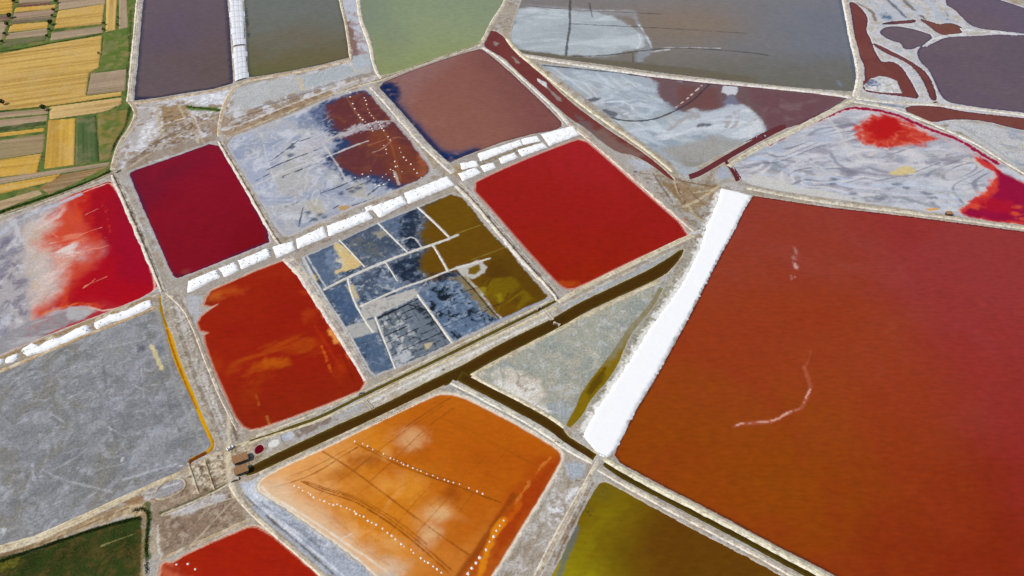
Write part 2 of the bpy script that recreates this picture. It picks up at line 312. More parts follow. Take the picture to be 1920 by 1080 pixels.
def p_orangered(cv, P):
    cv.grad((560, 560), (450, 560), (158, 36, 8), .7); cv.grad((520, 660), (520, 780), (142, 38, 6), .7)
    for u, v, a, b, c_, o in ((430, 545, 34, 10, (190, 80, 20), .7), (405, 556, 14, 8, (186, 90, 30), .8), (395, 568, 10, 5, (140, 40, 14), .8), (515, 680, 26, 10, (196, 92, 10), .75), (485, 685, 18, 10, (190, 84, 10), .6), (560, 655, 34, 8, (176, 66, 8), .5), (400, 690, 14, 20, (170, 60, 8), .5), (470, 735, 20, 20, (164, 60, 8), .45),
                             (580, 590, 16, 14, (178, 60, 16), .6), (572, 548, 14, 6, (190, 60, 20), .6), (594, 640, 20, 12, (180, 56, 12), .4), (640, 690, 14, 24, (176, 56, 10), .4), (440, 620, 30, 12, (150, 24, 6), .6), (520, 510, 40, 14, (164, 44, 12), .5)):
        cv.spot(u, v, a, b, c_, .9, o, wob=.6)
    cv.mott((182, 74, 10), 12, .56, .74, .6, [(440, 650), (580, 625), (600, 660), (480, 720), (420, 700)], 10, ang=22, st=3)
    cv.line([(603, 648), (618, 690), (632, 720)], 2.5, (214, 96, 24), 1.5, 1.2, 3, .75, dash=(5, .15)); cv.line([(640, 660), (664, 715)], 4, (120, 26, 8), 3, 1, 5, .5)
    cv.line([(590, 610), (640, 690)], 5, (190, 56, 10), 4, 1, 5, .4)
    for q in ([(614, 620), (626, 616), (640, 640), (628, 646)],): cv.poly(q, (236, 150, 70), 2.5, 2, 4, .9)
    cv.line([(585, 560), (608, 596), (640, 646), (666, 690)], 3, (222, 120, 60), 2, 1.2, 3, .5, dash=(5, .1)); cv.line([(480, 740), (486, 760)], 2, (200, 110, 40), 1.5, .5, 3, .6); cv.line([(500, 780), (506, 800)], 3, (200, 130, 60), 1.5, .5, 3, .6)
    cv.edge(P, .45, (226, 170, 140), .8, at=0, soft=.7, wob=.2)
def p_red(cv, P):
    cv.grad((1080, 400), (1050, 535), (152, 34, 4)); cv.grad((1000, 380), (1080, 265), (166, 32, 34), .8); cv.mott((150, 28, 14), 45, .45, .7, .6)
    cv.spot(1062, 532, 24, 7, (192, 80, 20), .9, .6, wob=.6); cv.edge(P, .45, (226, 160, 144), .8, at=0, soft=.7, wob=.12)
def p_big(cv, P):
    cv.grad((1400, 600), (1300, 880), (146, 68, 6)); cv.grad((1500, 600), (1450, 380), (146, 64, 58), .9); cv.grad((1500, 600), (1880, 520), (154, 66, 62), .8)  # purplish sky reflection painted into the brine towards the top and right
    cv.grad((1600, 800), (1860, 1020), (136, 38, 14), .9); cv.mott((150, 52, 22), 90, .45, .7, .5); cv.grad((1750, 800), (1910, 790), (150, 44, 44), .6)
    cv.line([(1375, 800), (1392, 794), (1430, 792), (1456, 788), (1480, 772), (1504, 766), (1512, 745), (1521, 728), (1515, 706), (1508, 686)], 6, (178, 96, 70), 3, 1.2, 6, .55)
    cv.line([(1380, 797), (1392, 793), (1430, 791), (1456, 787), (1480, 771), (1503, 766), (1511, 746), (1520, 728)], 1.8, (226, 176, 156), 1, .8, 4, .85); cv.line([(1506, 690), (1516, 678), (1520, 660)], 3, (170, 92, 60), 3, 1, 4, .5)
    for u, v, a, b, o in ((1491, 497, 4, 5, .9), (1494, 502, 3, 3, .8), (1492, 470, 3, 8, .35), (1489, 483, 4, 5, .3), (1484, 520, 2, 5, .4), (1490, 519, 1.2, 1.2, .9)): cv.spot(u, v, a, b, (222, 180, 168), .8, o, wob=.6)
    cv.edge(P, .8, (60, 26, 18), .7, at=0, soft=1.4, wob=.5)  # dark rim: bank shadow painted into the shoreline colour
def p_greycrust(cv, P):
    cv.grad((1250, 60), (1590, 90), (114, 118, 128), .9); cv.spot(1270, 40, 120, 34, (138, 118, 96), .95, .7); cv.grad((1350, 80), (1380, 160), (110, 106, 94), .9); cv.grad((1480, 60), (1400, -60), (132, 126, 126), .8)
    cr = [(980, 12), (1080, 20), (1130, 22), (1190, 50), (1212, 70), (1206, 88), (1180, 95), (1130, 108), (1070, 104), (975, 96), (955, 70), (962, 40)]
    cv.poly([(985, 8), (1190, 20), (1195, 40), (1180, 30), (1100, 22), (980, 20)], (150, 146, 146), 6, 3, 10, .8); cv.poly(cr, (178, 186, 190), 5, 5, 16, .95, wet=.2, smooth=1); cv.poly([(1190, 22), (1195, 40), (1222, 80), (1224, 100), (1196, 118), (1190, 100), (1216, 84), (1196, 58)], (150, 154, 160), 5, 3, 8, .8)
    cv.mott((198, 206, 210), 18, .48, .64, .7, cr, 8, ang=10, st=3); cv.mott((160, 168, 172), 12, .5, .66, .6, cr, 8, ang=5, st=4)
    for l, wd, o in (([(1195, 42), (1208, 60), (1216, 75), (1222, 88)], 3, .8), ([(985, 20), (1060, 16), (1130, 20), (1195, 18)], 2, .5), ([(1180, 48), (1196, 60), (1202, 78), (1194, 90)], 3, .8), ([(1200, 97), (1226, 92), (1260, 88), (1350, 90)], 2, .6), ([(1220, 97), (1255, 92)], 3, .7)): cv.line(l, wd, (214, 216, 220), 1.5, 1, 6, o, dash=(18, .25))
    for l, wd in (([(1072, -40), (1068, 15), (1069, 50), (1064, 75), (1061, 104)], 3), ([(1075, 105), (1130, 104), (1190, 97), (1240, 90), (1290, 89), (1400, 97), (1440, 103)], 2), ([(985, 10), (1060, 17), (1160, 22), (1240, 26)], 1.2), ([(1070, 44), (1150, 48), (1240, 52)], 1.4), ([(1187, 100), (1187, 116)], 1.2), ([(1105, 5), (1111, 32)], 1.2), ([(1240, 52), (1400, 62)], 1)):
        cv.line(l, wd*1.4, (70, 70, 68), 1, .4, 5, .85)
    cv.poly([(962, 92), (980, 94), (1060, 104), (1130, 112), (1230, 120), (1330, 132), (1420, 146), (1420, 158), (1230, 136), (1120, 122), (1000, 106)], (108, 100, 82), 2.5, 1.5, 8, .9, wet=.9)
    cv.line([(1575, 0), (1585, 40), (1596, 90), (1604, 150)], 6, (82, 90, 112), 5, 1, 6, .6); cv.spot(1574, 156, 4, 6, (120, 140, 160), .8, .7)
def p_triangle(cv, P):
    cv.mott((190, 200, 206), 22, .45, .62, .8, ang=-30, st=2.5); cv.mott((150, 160, 172), 12, .54, .68, .7, ang=-20, st=3); cv.mott((172, 172, 168), 20, .5, .65, .5)
    cv.marble((208, 216, 222), 45, 3, .4, .5, [(1020, 125), (1240, 150), (1300, 240), (1240, 290), (1100, 200)], 8, seed=21, ang=-25, st=2); cv.marble((128, 132, 142), 40, 3, .22, .35, [(1020, 125), (1240, 150), (1300, 240), (1240, 290), (1100, 200)], 8, seed=33, ang=-25, st=2)
    cv.poly([(1330, 255), (1400, 262), (1420, 275), (1340, 318), (1270, 310), (1240, 280)], (160, 156, 148), 10, 5, 14, .8); cv.mott((140, 132, 118), 9, .55, .7, .6, [(1280, 280), (1370, 265), (1340, 318), (1280, 312)], 8)
    wa = [(1180, 136), (1225, 143), (1300, 153), (1440, 164), (1600, 178), (1560, 204), (1470, 252), (1440, 262), (1436, 240), (1424, 222), (1412, 206), (1400, 198), (1360, 200), (1320, 212), (1270, 206), (1245, 192), (1234, 176), (1236, 158), (1228, 150)]
    cv.poly(wa, (130, 130, 140), 9, 5, 10, .8, wet=.4, smooth=1); cv.poly(wa, (112, 84, 84), 4, 4, 10, .95, wet=.9, smooth=1); cv.poly([(1270, 160), (1345, 166), (1350, 200), (1310, 206), (1275, 195)], (116, 72, 66), 10, 4, 12, .7)
    cv.poly([(1400, 166), (1590, 178), (1540, 214), (1450, 255), (1436, 220)], (112, 76, 80), 12, 6, 14, .9); cv.mott((134, 110, 112), 18, .5, .7, .5, [(1420, 175), (1540, 185), (1480, 235), (1440, 240)], 10)
    cv.line([(1180, 138), (1240, 146), (1330, 156), (1440, 166), (1520, 172), (1596, 180)], 6, (92, 44, 62), 3, 1, 10, .8); cv.line([(1445, 262), (1500, 232), (1560, 202)], 5, (98, 44, 58), 3, 1, 10, .7)
    cv.poly([(1356, 161), (1384, 162), (1380, 176), (1364, 180), (1354, 172)], (206, 208, 214), 2, 2, 6, .95, wet=0); cv.poly([(1362, 178), (1378, 178), (1388, 198), (1358, 200)], (122, 126, 146), 5, 3, 6, .85)
    hd = [(1290, 206), (1340, 210), (1370, 196), (1400, 198), (1422, 222), (1432, 240), (1420, 256), (1390, 262), (1340, 250), (1290, 250), (1250, 262), (1220, 265), (1260, 235)]
    cv.poly(hd, (192, 198, 206), 6, 5, 10, .85, wet=.1, smooth=1); cv.mott((212, 216, 220), 8, .5, .66, .8, hd, 6, ang=15, st=4); cv.mott((158, 152, 150), 8, .54, .68, .7, hd, 6, ang=40, st=3); cv.mott((196, 186, 176), 7, .55, .7, .6, [(1380, 215), (1430, 220), (1428, 262), (1390, 262)], 6)
    for q in ([(1100, 186), (1125, 180), (1122, 190), (1106, 192)], [(1130, 205), (1150, 206), (1160, 216), (1152, 222), (1135, 214)], [(1300, 236), (1330, 228), (1335, 234), (1310, 240)]): cv.poly(q, (92, 92, 100), 3, 2, 5, .85, smooth=1)
    for l, wd in (([(1000, 115), (1020, 130), (1060, 160), (1090, 185), (1120, 208), (1150, 222), (1180, 227), (1220, 225), (1250, 215), (1290, 195), (1310, 178), (1330, 158)], 4.2), ([(1018, 122), (1080, 128), (1160, 136), (1190, 140)], 3)): cv.line(l, wd, (66, 62, 64), 1, .5, 6, .9)
    cv.line([(1020, 126), (1060, 156), (1090, 182), (1118, 206)], 1.5, (210, 212, 214), 1, .4, 4, .7, off=4); cv.line([(1270, 205), (1290, 190), (1310, 172), (1325, 158)], 2.5, (220, 214, 212), 1, .5, 3, .9, dash=(4, .05), off=-5)
    cv.line([(1160, 233), (1190, 233), (1230, 230)], 1.5, (206, 206, 204), 1, .5, 4, .6, dash=(5, .1))
    for l in ([(1060, 138), (1140, 160), (1200, 190), (1250, 205), (1300, 225)], [(1160, 140), (1180, 158), (1240, 195), (1275, 212)], [(1170, 140), (1195, 160)], [(1065, 142), (1130, 162), (1190, 192)]): cv.line(l, 1.2, (150, 150, 152), .8, .5, 5, .7)
    cv.line([(1085, 200), (1110, 195), (1160, 188), (1180, 195), (1188, 205), (1170, 214)], 3, (214, 220, 224), 2, 1.5, 7, .8)
    for l in ([(1160, 252), (1200, 240), (1260, 248)], [(1330, 226), (1380, 222), (1404, 232)], [(1240, 262), (1300, 240), (1360, 240)]): cv.line(l, 4, (208, 214, 218), 3, 2, 8, .6)
def p_swirl(cv, P):
    cv.mott((168, 178, 194), 18, .45, .62, .8, [(1380, 280), (1560, 230), (1600, 330), (1560, 380), (1400, 350)], 20); cv.mott((196, 192, 192), 14, .48, .64, .8, ang=10, st=2.5); cv.mott((148, 144, 154), 9, .54, .68, .7, ang=15, st=3); cv.mott((206, 208, 214), 6, .56, .7, .7, ang=-5, st=3)
    SWB = [(1390, 300), (1580, 215), (1700, 270), (1820, 290), (1860, 330), (1800, 390), (1600, 372), (1420, 340)]
    cv.marble((212, 208, 210), 60, 6, .42, .85, SWB, 10, seed=51, ang=8, st=2.2); cv.marble((124, 122, 138), 55, 6, .26, .75, SWB, 10, seed=51, ang=12, st=2.2); cv.marble((190, 202, 222), 40, 5, .3, .7, [(1390, 300), (1560, 250), (1600, 350), (1800, 360), (1800, 390), (1420, 345)], 10, seed=61, ang=-10, st=3)
    cv.poly([(1440, 352), (1395, 338), (1420, 325), (1480, 345), (1560, 360), (1640, 385), (1560, 378)], (206, 204, 196), 4, 3, 8, .8)
    for l, wd, c_, o in (([(1545, 215), (1570, 240), (1580, 262), (1600, 290), (1660, 310)], 6, (206, 202, 200), .7), ([(1560, 235), (1590, 250), (1610, 262)], 4, (212, 206, 204), .7), ([(1555, 270), (1562, 300), (1590, 318), (1650, 328), (1700, 330)], 7, (142, 136, 150), .7), ([(1590, 300), (1640, 318), (1700, 330), (1760, 325)], 4, (124, 122, 140), .6),
                        ([(1630, 290), (1680, 272), (1720, 285), (1725, 318)], 3, (212, 200, 198), .8), ([(1740, 305), (1765, 298), (1790, 302)], 6, (140, 136, 146), .7), ([(1770, 290), (1790, 276), (1815, 288)], 4, (206, 198, 194), .8), ([(1805, 312), (1812, 296), (1830, 300), (1838, 315)], 4, (206, 196, 188), .8), ([(1450, 310), (1500, 330), (1560, 340), (1620, 348)], 5, (186, 196, 212), .6),
                        ([(1600, 372), (1680, 366), (1740, 385), (1760, 388)], 6, (132, 136, 140), .6), ([(1640, 348), (1700, 345), (1760, 352), (1800, 360)], 5, (196, 206, 220), .7), ([(1480, 290), (1520, 300), (1560, 330)], 5, (200, 204, 210), .6)): cv.line(l, wd, c_, 4, 2.5, 8, o)
    for u, v in ((1560, 345), (1600, 362), (1682, 345), (1700, 352), (1738, 362), (1748, 370), (1565, 335), (1650, 372)): cv.spot(u, v, 9, 3, (112, 120, 134), .8, .8, wob=.7)
    cv.spot(1456, 310, 12, 10, (120, 134, 134), .8, .6, wob=.6); cv.spot(1545, 255, 24, 16, (176, 182, 196), .7, .7); cv.spot(1690, 300, 14, 7, (150, 148, 164), .7, .8); cv.spot(1755, 322, 18, 8, (148, 152, 152), .8, .6)
    cv.poly([(1660, 322), (1705, 310), (1718, 316), (1716, 326), (1672, 328)], (214, 192, 132), 2.5, 2, 4, .9, smooth=1); cv.poly([(1736, 391), (1758, 389), (1759, 393), (1742, 395)], (226, 160, 70), 1.2, .6, 3, .95)
    cv.mott((206, 208, 206), 5, .5, .62, .9, [(1790, 360), (1815, 370), (1808, 400), (1770, 398)], 5, ang=35, st=3)
    ro = [(1604, 240), (1620, 226), (1645, 212), (1690, 218), (1712, 238), (1750, 254), (1742, 266), (1700, 272), (1655, 276), (1618, 268)]
    cv.poly(ro, (214, 150, 138), 7, 4, 10, .8, wet=.2, smooth=1); cv.poly(ro, (206, 60, 34), 9, 8, 7, .92, wet=.6, smooth=1); cv.poly([(1630, 228), (1660, 216), (1685, 224), (1690, 248), (1650, 262), (1626, 250)], (186, 16, 16), 7, 5, 8, .95, wet=.8, smooth=1); cv.mott((226, 110, 70), 6, .56, .7, .6, [(1690, 235), (1745, 255), (1690, 275), (1640, 275)], 6)
    cv.mott((186, 20, 16), 7, .5, .66, .7, ro, 4)
    dp = [(1826, 288), (1850, 300), (1880, 326), (1930, 350), (2060, 420), (2060, 460), (1930, 425), (1860, 416), (1800, 402), (1798, 393), (1818, 380), (1838, 366), (1852, 350), (1866, 338), (1868, 325), (1850, 310), (1832, 304)]
    cv.poly(dp, (230, 168, 150), 5, 3, 8, .8, wet=.2, smooth=1); cv.poly(dp, (204, 40, 30), 3.5, 4, 8, .95, wet=.8, smooth=1)
    di = [(1838, 292), (1880, 326), (1930, 346), (2060, 418), (2060, 456), (1930, 418), (1860, 412), (1810, 402), (1806, 396), (1840, 384), (1870, 360), (1878, 340), (1872, 322)]
    cv.poly(di, (152, 10, 56), 5, 4, 10, .98, wet=1, smooth=1); cv.poly([(1825, 376), (1862, 372), (1900, 378), (1895, 400), (1850, 396)], (184, 18, 36), 9, 5, 8, .7)
    for u, v, a, b in ((1832, 387, 12, 5), (1906, 400, 10, 4), (1918, 410, 12, 3), (1845, 362, 12, 4), (1860, 342, 6, 8), (1908, 388, 10, 4)): cv.spot(u, v, a, b, (230, 84, 50), .9, .7, wob=.7)
    for l, wd in (([(1440, 272), (1480, 252), (1520, 232), (1560, 215), (1575, 206)], 4), ([(1572, 208), (1595, 200), (1620, 204), (1650, 206)], 9), ([(1640, 205), (1680, 214), (1720, 232), (1760, 248), (1800, 262), (1840, 288), (1870, 305)], 9)):
        cv.line(l, wd+4, (226, 176, 176), 2.5, 1.4, 4, .6); cv.line(l, wd, (156, 16, 58), 1.2, 1.5, 3, 1, wet=.9)
    cv.line([(1690, 232), (1740, 246), (1800, 274), (1836, 296)], 3, (232, 170, 160), 1.5, 1, 4, .7)
def p_orange(cv, P):
    cv.grad((700, 900), (520, 900), (230, 166, 98), .9, noise=.1); cv.grad((800, 900), (1010, 860), (186, 84, 4), .95); cv.grad((800, 850), (840, 750), (198, 112, 22), .6); cv.grad((640, 980), (600, 1010), (228, 172, 116), .8, noise=.1); cv.grad((740, 980), (760, 1080), (228, 156, 72), .6)
    for u, v, a, b, c_, o in ((772, 822, 34, 26, (220, 170, 120), .75), (690, 862, 40, 16, (178, 92, 12), .75), (640, 892, 40, 14, (190, 106, 20), .6), (620, 872, 24, 16, (224, 158, 84), .6), (848, 926, 20, 22, (168, 80, 10), .8), (850, 850, 50, 30, (190, 96, 10), .6), (900, 830, 40, 40, (186, 92, 6), .5),
                             (822, 965, 26, 16, (226, 180, 126), .75), (812, 990, 28, 14, (228, 182, 128), .75), (796, 1020, 20, 16, (226, 180, 130), .75), (766, 920, 24, 22, (216, 140, 40), .6), (720, 910, 26, 20, (220, 142, 56), .6), (735, 1066, 30, 22, (216, 178, 140), .8), (735, 1020, 24, 14, (218, 160, 96), .5),
                             (870, 1000, 34, 30, (190, 100, 10), .6), (930, 900, 34, 20, (180, 86, 8), .6), (965, 870, 40, 24, (180, 80, 6), .5), (560, 905, 40, 12, (214, 150, 90), .5), (725, 885, 40, 14, (204, 116, 20), .5), (800, 860, 30, 16, (196, 104, 14), .5), (870, 945, 20, 14, (216, 140, 50), .55), (990, 850, 40, 26, (178, 74, 4), .6), (855, 800, 40, 20, (196, 110, 26), .6), (730, 940, 40, 20, (206, 118, 18), .5)):
        cv.spot(u, v, a, b, c_, .95, o, wob=.5)
    cv.mott((186, 92, 8), 30, .45, .75, .6, oct=1, ang=60, st=2); cv.mott((236, 176, 104), 22, .6, .85, .4, [(520, 890), (760, 810), (880, 960), (740, 1080), (560, 960)], 30, oct=1); cv.mott((234, 166, 88), 20, .55, .72, .5, [(520, 880), (760, 800), (860, 960), (740, 1100), (560, 960)], 20)
    cv.poly([(740, 790), (830, 745), (1050, 850), (980, 950), (900, 1010), (840, 930), (760, 880)], (184, 90, 6), 40, 10, 30, .65); cv.spot(772, 822, 26, 22, (226, 176, 120), .95, .7, wob=.4); cv.spot(822, 965, 22, 14, (228, 184, 130), .95, .7, wob=.4); cv.spot(806, 1000, 22, 16, (228, 184, 130), .95, .7, wob=.4); cv.spot(735, 1064, 28, 20, (222, 186, 150), .95, .7, wob=.4)
    cv.poly([(950, 935), (1000, 860), (1050, 846), (1060, 860), (1000, 960), (930, 1100), (850, 1100), (905, 1010)], (172, 70, 6), 14, 6, 14, .75); cv.poly([(985, 905), (1050, 858), (1010, 935), (960, 1010), (930, 1040), (940, 980)], (166, 56, 4), 8, 5, 12, .8)
    cv.line([(962, 930), (930, 975), (905, 1020), (870, 1065), (845, 1100)], 10, (140, 62, 8), 6, 1.5, 8, .75); cv.line([(945, 975), (932, 990), (922, 1010), (910, 1045), (895, 1090)], 12, (232, 140, 20), 6, 3, 8, .75); cv.line([(1032, 858), (1010, 880), (985, 915), (965, 945)], 4, (218, 130, 50), 3, 2, 4, .6, dash=(10, .1)); cv.line([(975, 945), (950, 980)], 8, (216, 104, 12), 5, 2, 6, .5)
    dk = (148, 76, 10)
    for k in range(11):                             # faint raking lines, two families
        a = k/10; cv.line([(500+a*330+rng.uniform(-8, 8), 905-a*155), (700+a*330, 1075-a*150+rng.uniform(-8, 8))], 1.1, (166, 86, 10), .9, .8, 8, .28)
        cv.line([(495+a*380, 920+a*165+rng.uniform(-6, 6)), (830+a*150+rng.uniform(-8, 8), 745+a*160)], 1.1, (170, 90, 12), .9, .8, 8, .25)
    cv.spot(690, 862, 36, 14, (166, 84, 10), .95, .6, wob=.4); cv.spot(848, 926, 18, 20, (160, 74, 8), .95, .7, wob=.4); cv.spot(640, 886, 26, 10, (176, 96, 16), .95, .5, wob=.4); cv.spot(900, 860, 44, 26, (176, 82, 6), .95, .5, wob=.4); cv.spot(620, 866, 20, 14, (230, 168, 96), .95, .6, wob=.4); cv.spot(720, 905, 22, 18, (230, 154, 66), .95, .6, wob=.4); cv.spot(768, 915, 18, 24, (224, 142, 44), .95, .6, wob=.4); cv.spot(600, 915, 30, 12, (226, 160, 96), .95, .5, wob=.4)
    for l, wd, o in (([(605, 846), (650, 873), (700, 910), (760, 955), (800, 985), (850, 1020), (880, 1040)], 1.6, .7), ([(565, 902), (600, 920), (660, 937), (700, 960), (740, 987), (790, 1027), (840, 1072)], 1.8, .8), ([(570, 902), (602, 916), (662, 932), (704, 956), (744, 982), (796, 1024), (850, 1072)], 1.5, .75), ([(575, 902), (604, 913), (666, 930), (708, 953), (750, 979), (800, 1020)], 1.3, .55),
                     ([(665, 830), (700, 848), (740, 868), (790, 888), (850, 908), (900, 928), (940, 942)], 1.8, .8), ([(690, 838), (730, 857), (790, 882), (850, 902)], 1.4, .6), ([(505, 915), (560, 900), (600, 882), (640, 856), (670, 838)], 1.4, .6), ([(545, 892), (600, 870), (660, 836)], 1.2, .35), ([(620, 980), (690, 1035), (730, 1060)], 1.2, .5), ([(570, 940), (640, 985)], 1.2, .35), ([(600, 925), (660, 885), (740, 820), (800, 780), (830, 760)], 1.2, .5), ([(690, 905), (740, 860)], 1.2, .4),
                     ([(730, 870), (800, 800), (850, 765)], 1.2, .45), ([(860, 960), (960, 830)], 1.1, .3), ([(780, 1000), (870, 900), (960, 800)], 1.1, .3), ([(900, 820), (960, 850), (1030, 885)], 1.2, .45), ([(820, 780), (900, 815), (1000, 870)], 1.1, .3), ([(730, 1000), (770, 950), (830, 885)], 1.1, .35), ([(845, 745), (820, 760), (760, 800)], 1.5, .6)): cv.line(l, wd*1.35, dk, .9, .5, 6, min(1, o*1.25))
    cv.poly([(470, 890), (530, 905), (600, 960), (680, 1020), (740, 1070), (780, 1120), (690, 1120), (560, 1000), (480, 930)], (230, 196, 158), 22, 6, 12, .8); cv.mott((226, 196, 160), 9, .5, .68, .7, [(480, 900), (520, 930), (620, 1000), (700, 1060), (740, 1110), (700, 1110), (560, 1000), (488, 930)], 8)
    cv.line([(490, 912), (505, 928), (540, 948), (600, 985), (650, 1020), (700, 1052), (745, 1090)], 3, (238, 226, 206), 2, 1.2, 6, .85, wet=0); cv.line([(640, 1010), (660, 1000)], 2, (238, 230, 214), 1, .5, 3, .7); cv.poly([(700, 1075), (745, 1070), (770, 1110), (720, 1110)], (196, 180, 164), 8, 4, 8, .7)
    cv.edge(P, .7, (236, 226, 206), .9, at=0, soft=1.2, wob=.4, wet=0)
def p_redsouth(cv, P):
    cv.grad((400, 1040), (320, 1090), (166, 40, 12), .8); cv.poly([(300, 1062), (318, 1060), (360, 1078), (380, 1110), (320, 1110)], (206, 110, 74), 7, 4, 8, .6); cv.poly([(305, 1055), (330, 1062), (358, 1076), (350, 1085), (310, 1066)], (160, 36, 10), 4, 2, 6, .8); cv.edge(P, .45, (230, 180, 150), .85, at=0, soft=.7, wob=.25)
def p_olive(cv, P):
    cv.grad((1150, 980), (1270, 1040), (102, 62, 4)); cv.grad((1120, 1000), (1060, 1070), (152, 138, 12), .9); cv.mott((128, 104, 8), 30, .5, .72, .5, ang=55, st=3); cv.spot(1128, 925, 30, 16, (112, 96, 22), .9, .7); cv.mott((140, 124, 10), 14, .54, .72, .5, [(1080, 960), (1180, 950), (1160, 1060), (1060, 1060)], 20, ang=60, st=4)
    cv.grad((1130, 985), (1270, 1045), (102, 62, 4), .85, noise=.2, ns=40)
    cv.line([(1045, 1085), (1062, 1040), (1082, 990)], 9, (96, 108, 112), 6, 1.5, 6, .7); speck(cv, (70, 44, 10), 8, [(1090, 940), (1135, 940), (1120, 980), (1092, 985)], (.8, 1.8))
    for l in ([(1100, 945), (1112, 958)], [(1094, 952), (1108, 968)], [(1130, 908), (1140, 918)], [(1122, 910), (1130, 922)]): cv.line(l, 2, (86, 84, 30), 2, .5, 3, .6)
def p_mosaic(cv, P):
    cv.mott((70, 82, 102), 12, .4, .62, .9); cv.mott((128, 142, 160), 5, .56, .7, .8); cv.mott((40, 54, 76), 7, .58, .72, .8); cv.mott((184, 188, 192), 2.5, .62, .72, .7)
    cv.poly([(570, 480), (625, 456), (632, 520), (605, 535)], (84, 102, 126), 5, 4, 8, .8); cv.poly([(608, 475), (630, 462), (642, 500), (620, 510)], (128, 144, 168), 5, 5, 5, .7, mott=.6, ms=3)
    cv.poly([(635, 448), (700, 418), (755, 465), (682, 500)], (74, 86, 102), 3, 1, 6, .75, mott=.5, ms=5); cv.mott((112, 110, 96), 5, .55, .68, .6, [(640, 448), (690, 430), (720, 480), (680, 498)], 5); cv.poly([(700, 435), (722, 430), (730, 440), (708, 446)], (160, 154, 132), 2.5, 2, 4, .8)
    cv.poly([(710, 415), (765, 390), (780, 400), (760, 440), (735, 440)], (92, 108, 134), 4, 3, 6, .8, mott=.5, ms=4)
    cv.poly([(628, 452), (640, 458), (652, 470), (666, 482), (680, 497), (662, 504), (640, 508), (630, 516), (626, 510), (640, 500), (642, 486), (634, 476), (624, 462)], (218, 192, 134), 1.5, 1.6, 4, .95); cv.mott((226, 214, 186), 4, .5, .64, .8, [(626, 454), (640, 462), (642, 500), (628, 514)], 3); cv.mott((218, 168, 90), 5, .5, .66, .6, [(648, 475), (680, 497), (655, 502)], 3)
    cv.poly([(650, 538), (664, 530), (672, 560), (662, 560)], (204, 184, 140), 2, 1.5, 4, .85); cv.poly([(584, 512), (592, 516), (596, 526), (588, 522)], (186, 160, 50), 1.5, 1, 3, .9)
    cv.poly([(610, 545), (648, 538), (676, 590), (650, 606)], (70, 92, 122), 4, 3, 6, .8); cv.poly([(665, 632), (702, 622), (735, 690), (700, 698)], (76, 98, 126), 3, 2, 6, .8, mott=.5, ms=4)
    ol = [(795, 386), (848, 360), (872, 370), (908, 416), (958, 466), (1034, 556), (1000, 578), (950, 600), (930, 592), (905, 560), (880, 528), (868, 508), (840, 512), (800, 524), (790, 505), (788, 488), (800, 468), (790, 440), (800, 412)]
    cv.poly(ol, (40, 52, 52), 16, 9, 6, .8, wet=.6); cv.poly(ol, (96, 74, 22), 11, 7, 6, .9, wet=.8); cv.poly([(p[0]+(6 if p[0] < 820 else 0), p[1]) for p in ol], (108, 74, 6), 7, 5, 7, .95, wet=.95); cv.grad((880, 400), (820, 370), (118, 100, 12), .0)
    cv.poly([(795, 390), (848, 362), (872, 374), (900, 412), (840, 440)], (112, 80, 8), 8, 2, 8, .7); cv.poly([(920, 480), (960, 470), (1032, 556), (990, 578), (950, 560), (900, 530)], (94, 66, 4), 12, 3, 8, .85, wet=1)
    cv.poly([(905, 500), (940, 490), (975, 540), (930, 545)], (90, 60, 4), 10, 4, 8, .8); cv.mott((128, 104, 10), 7, .52, .66, .7, [(890, 525), (960, 520), (1000, 560), (945, 595), (915, 570)], 6, ang=60, st=3); cv.poly([(928, 550), (940, 548), (944, 566), (936, 570)], (150, 130, 20), 3, 2, 4, .8); cv.poly([(895, 540), (910, 536), (914, 552), (900, 552)], (146, 128, 30), 3, 2, 4, .8)
    cv.poly([(855, 500), (900, 486), (912, 500), (910, 512), (885, 522), (876, 520), (905, 548), (925, 580), (945, 598), (935, 602), (905, 562), (872, 525)], (196, 192, 184), 2, 1.5, 4, .92, wet=0); cv.poly([(878, 502), (898, 495), (902, 506), (890, 514), (878, 513)], (120, 92, 16), 2, .8, 3, 1, wet=.9); cv.line([(872, 500), (918, 484)], 3.5, (202, 198, 188), 1, .5, 3, .9)
    for q in ([(762, 392), (782, 392), (790, 410), (780, 446), (770, 462), (752, 440), (746, 428), (756, 410)], [(754, 456), (774, 444), (784, 460), (764, 468)], [(734, 494), (758, 482), (778, 500), (784, 528), (752, 530), (745, 510)], [(812, 512), (846, 510), (858, 526), (826, 534)], [(765, 488), (785, 482), (790, 500), (775, 505)]): cv.poly(q, (22, 36, 58), 4, 5, 4, .9, wet=.5, mott=.35, ms=3)
    bl = [(790, 552), (845, 520), (870, 525), (932, 600), (850, 640), (812, 596)]
    cv.poly(bl, (94, 114, 140), 4, 3, 6, .9); cv.mott((16, 24, 34), 5, .52, .64, .95, bl, 4); cv.mott((150, 166, 184), 4, .56, .68, .7, bl, 4); cv.poly([(845, 520), (868, 512), (905, 555), (930, 592), (915, 590), (880, 550)], (140, 118, 60), 4, 4, 5, .75)
    gr = [(704, 596), (784, 560), (844, 640), (742, 690), (728, 650)]
    cv.poly(gr, (112, 122, 132), 2, 1, 6, .85); cv.mott((196, 198, 196), 3, .5, .62, .8, [(706, 600), (745, 580), (790, 650), (745, 680)], 8); cv.mott((34, 40, 50), 3.5, .6, .72, .5, gr, 2)
    for a in range(9):
        t = a/8; cv.line([(704+t*38, 596+t*94), (784+t*62, 560+t*82)], 1.6, (26, 30, 36), .8, .7, 3, .9, dash=(9, .3))
    for a in range(6):
        t = (a+.6)/6; cv.line([(704+t*80, 596-t*36), (742+t*102, 690-t*48)], 1.4, (36, 40, 46), .8, .7, 3, .75, dash=(9, .25))
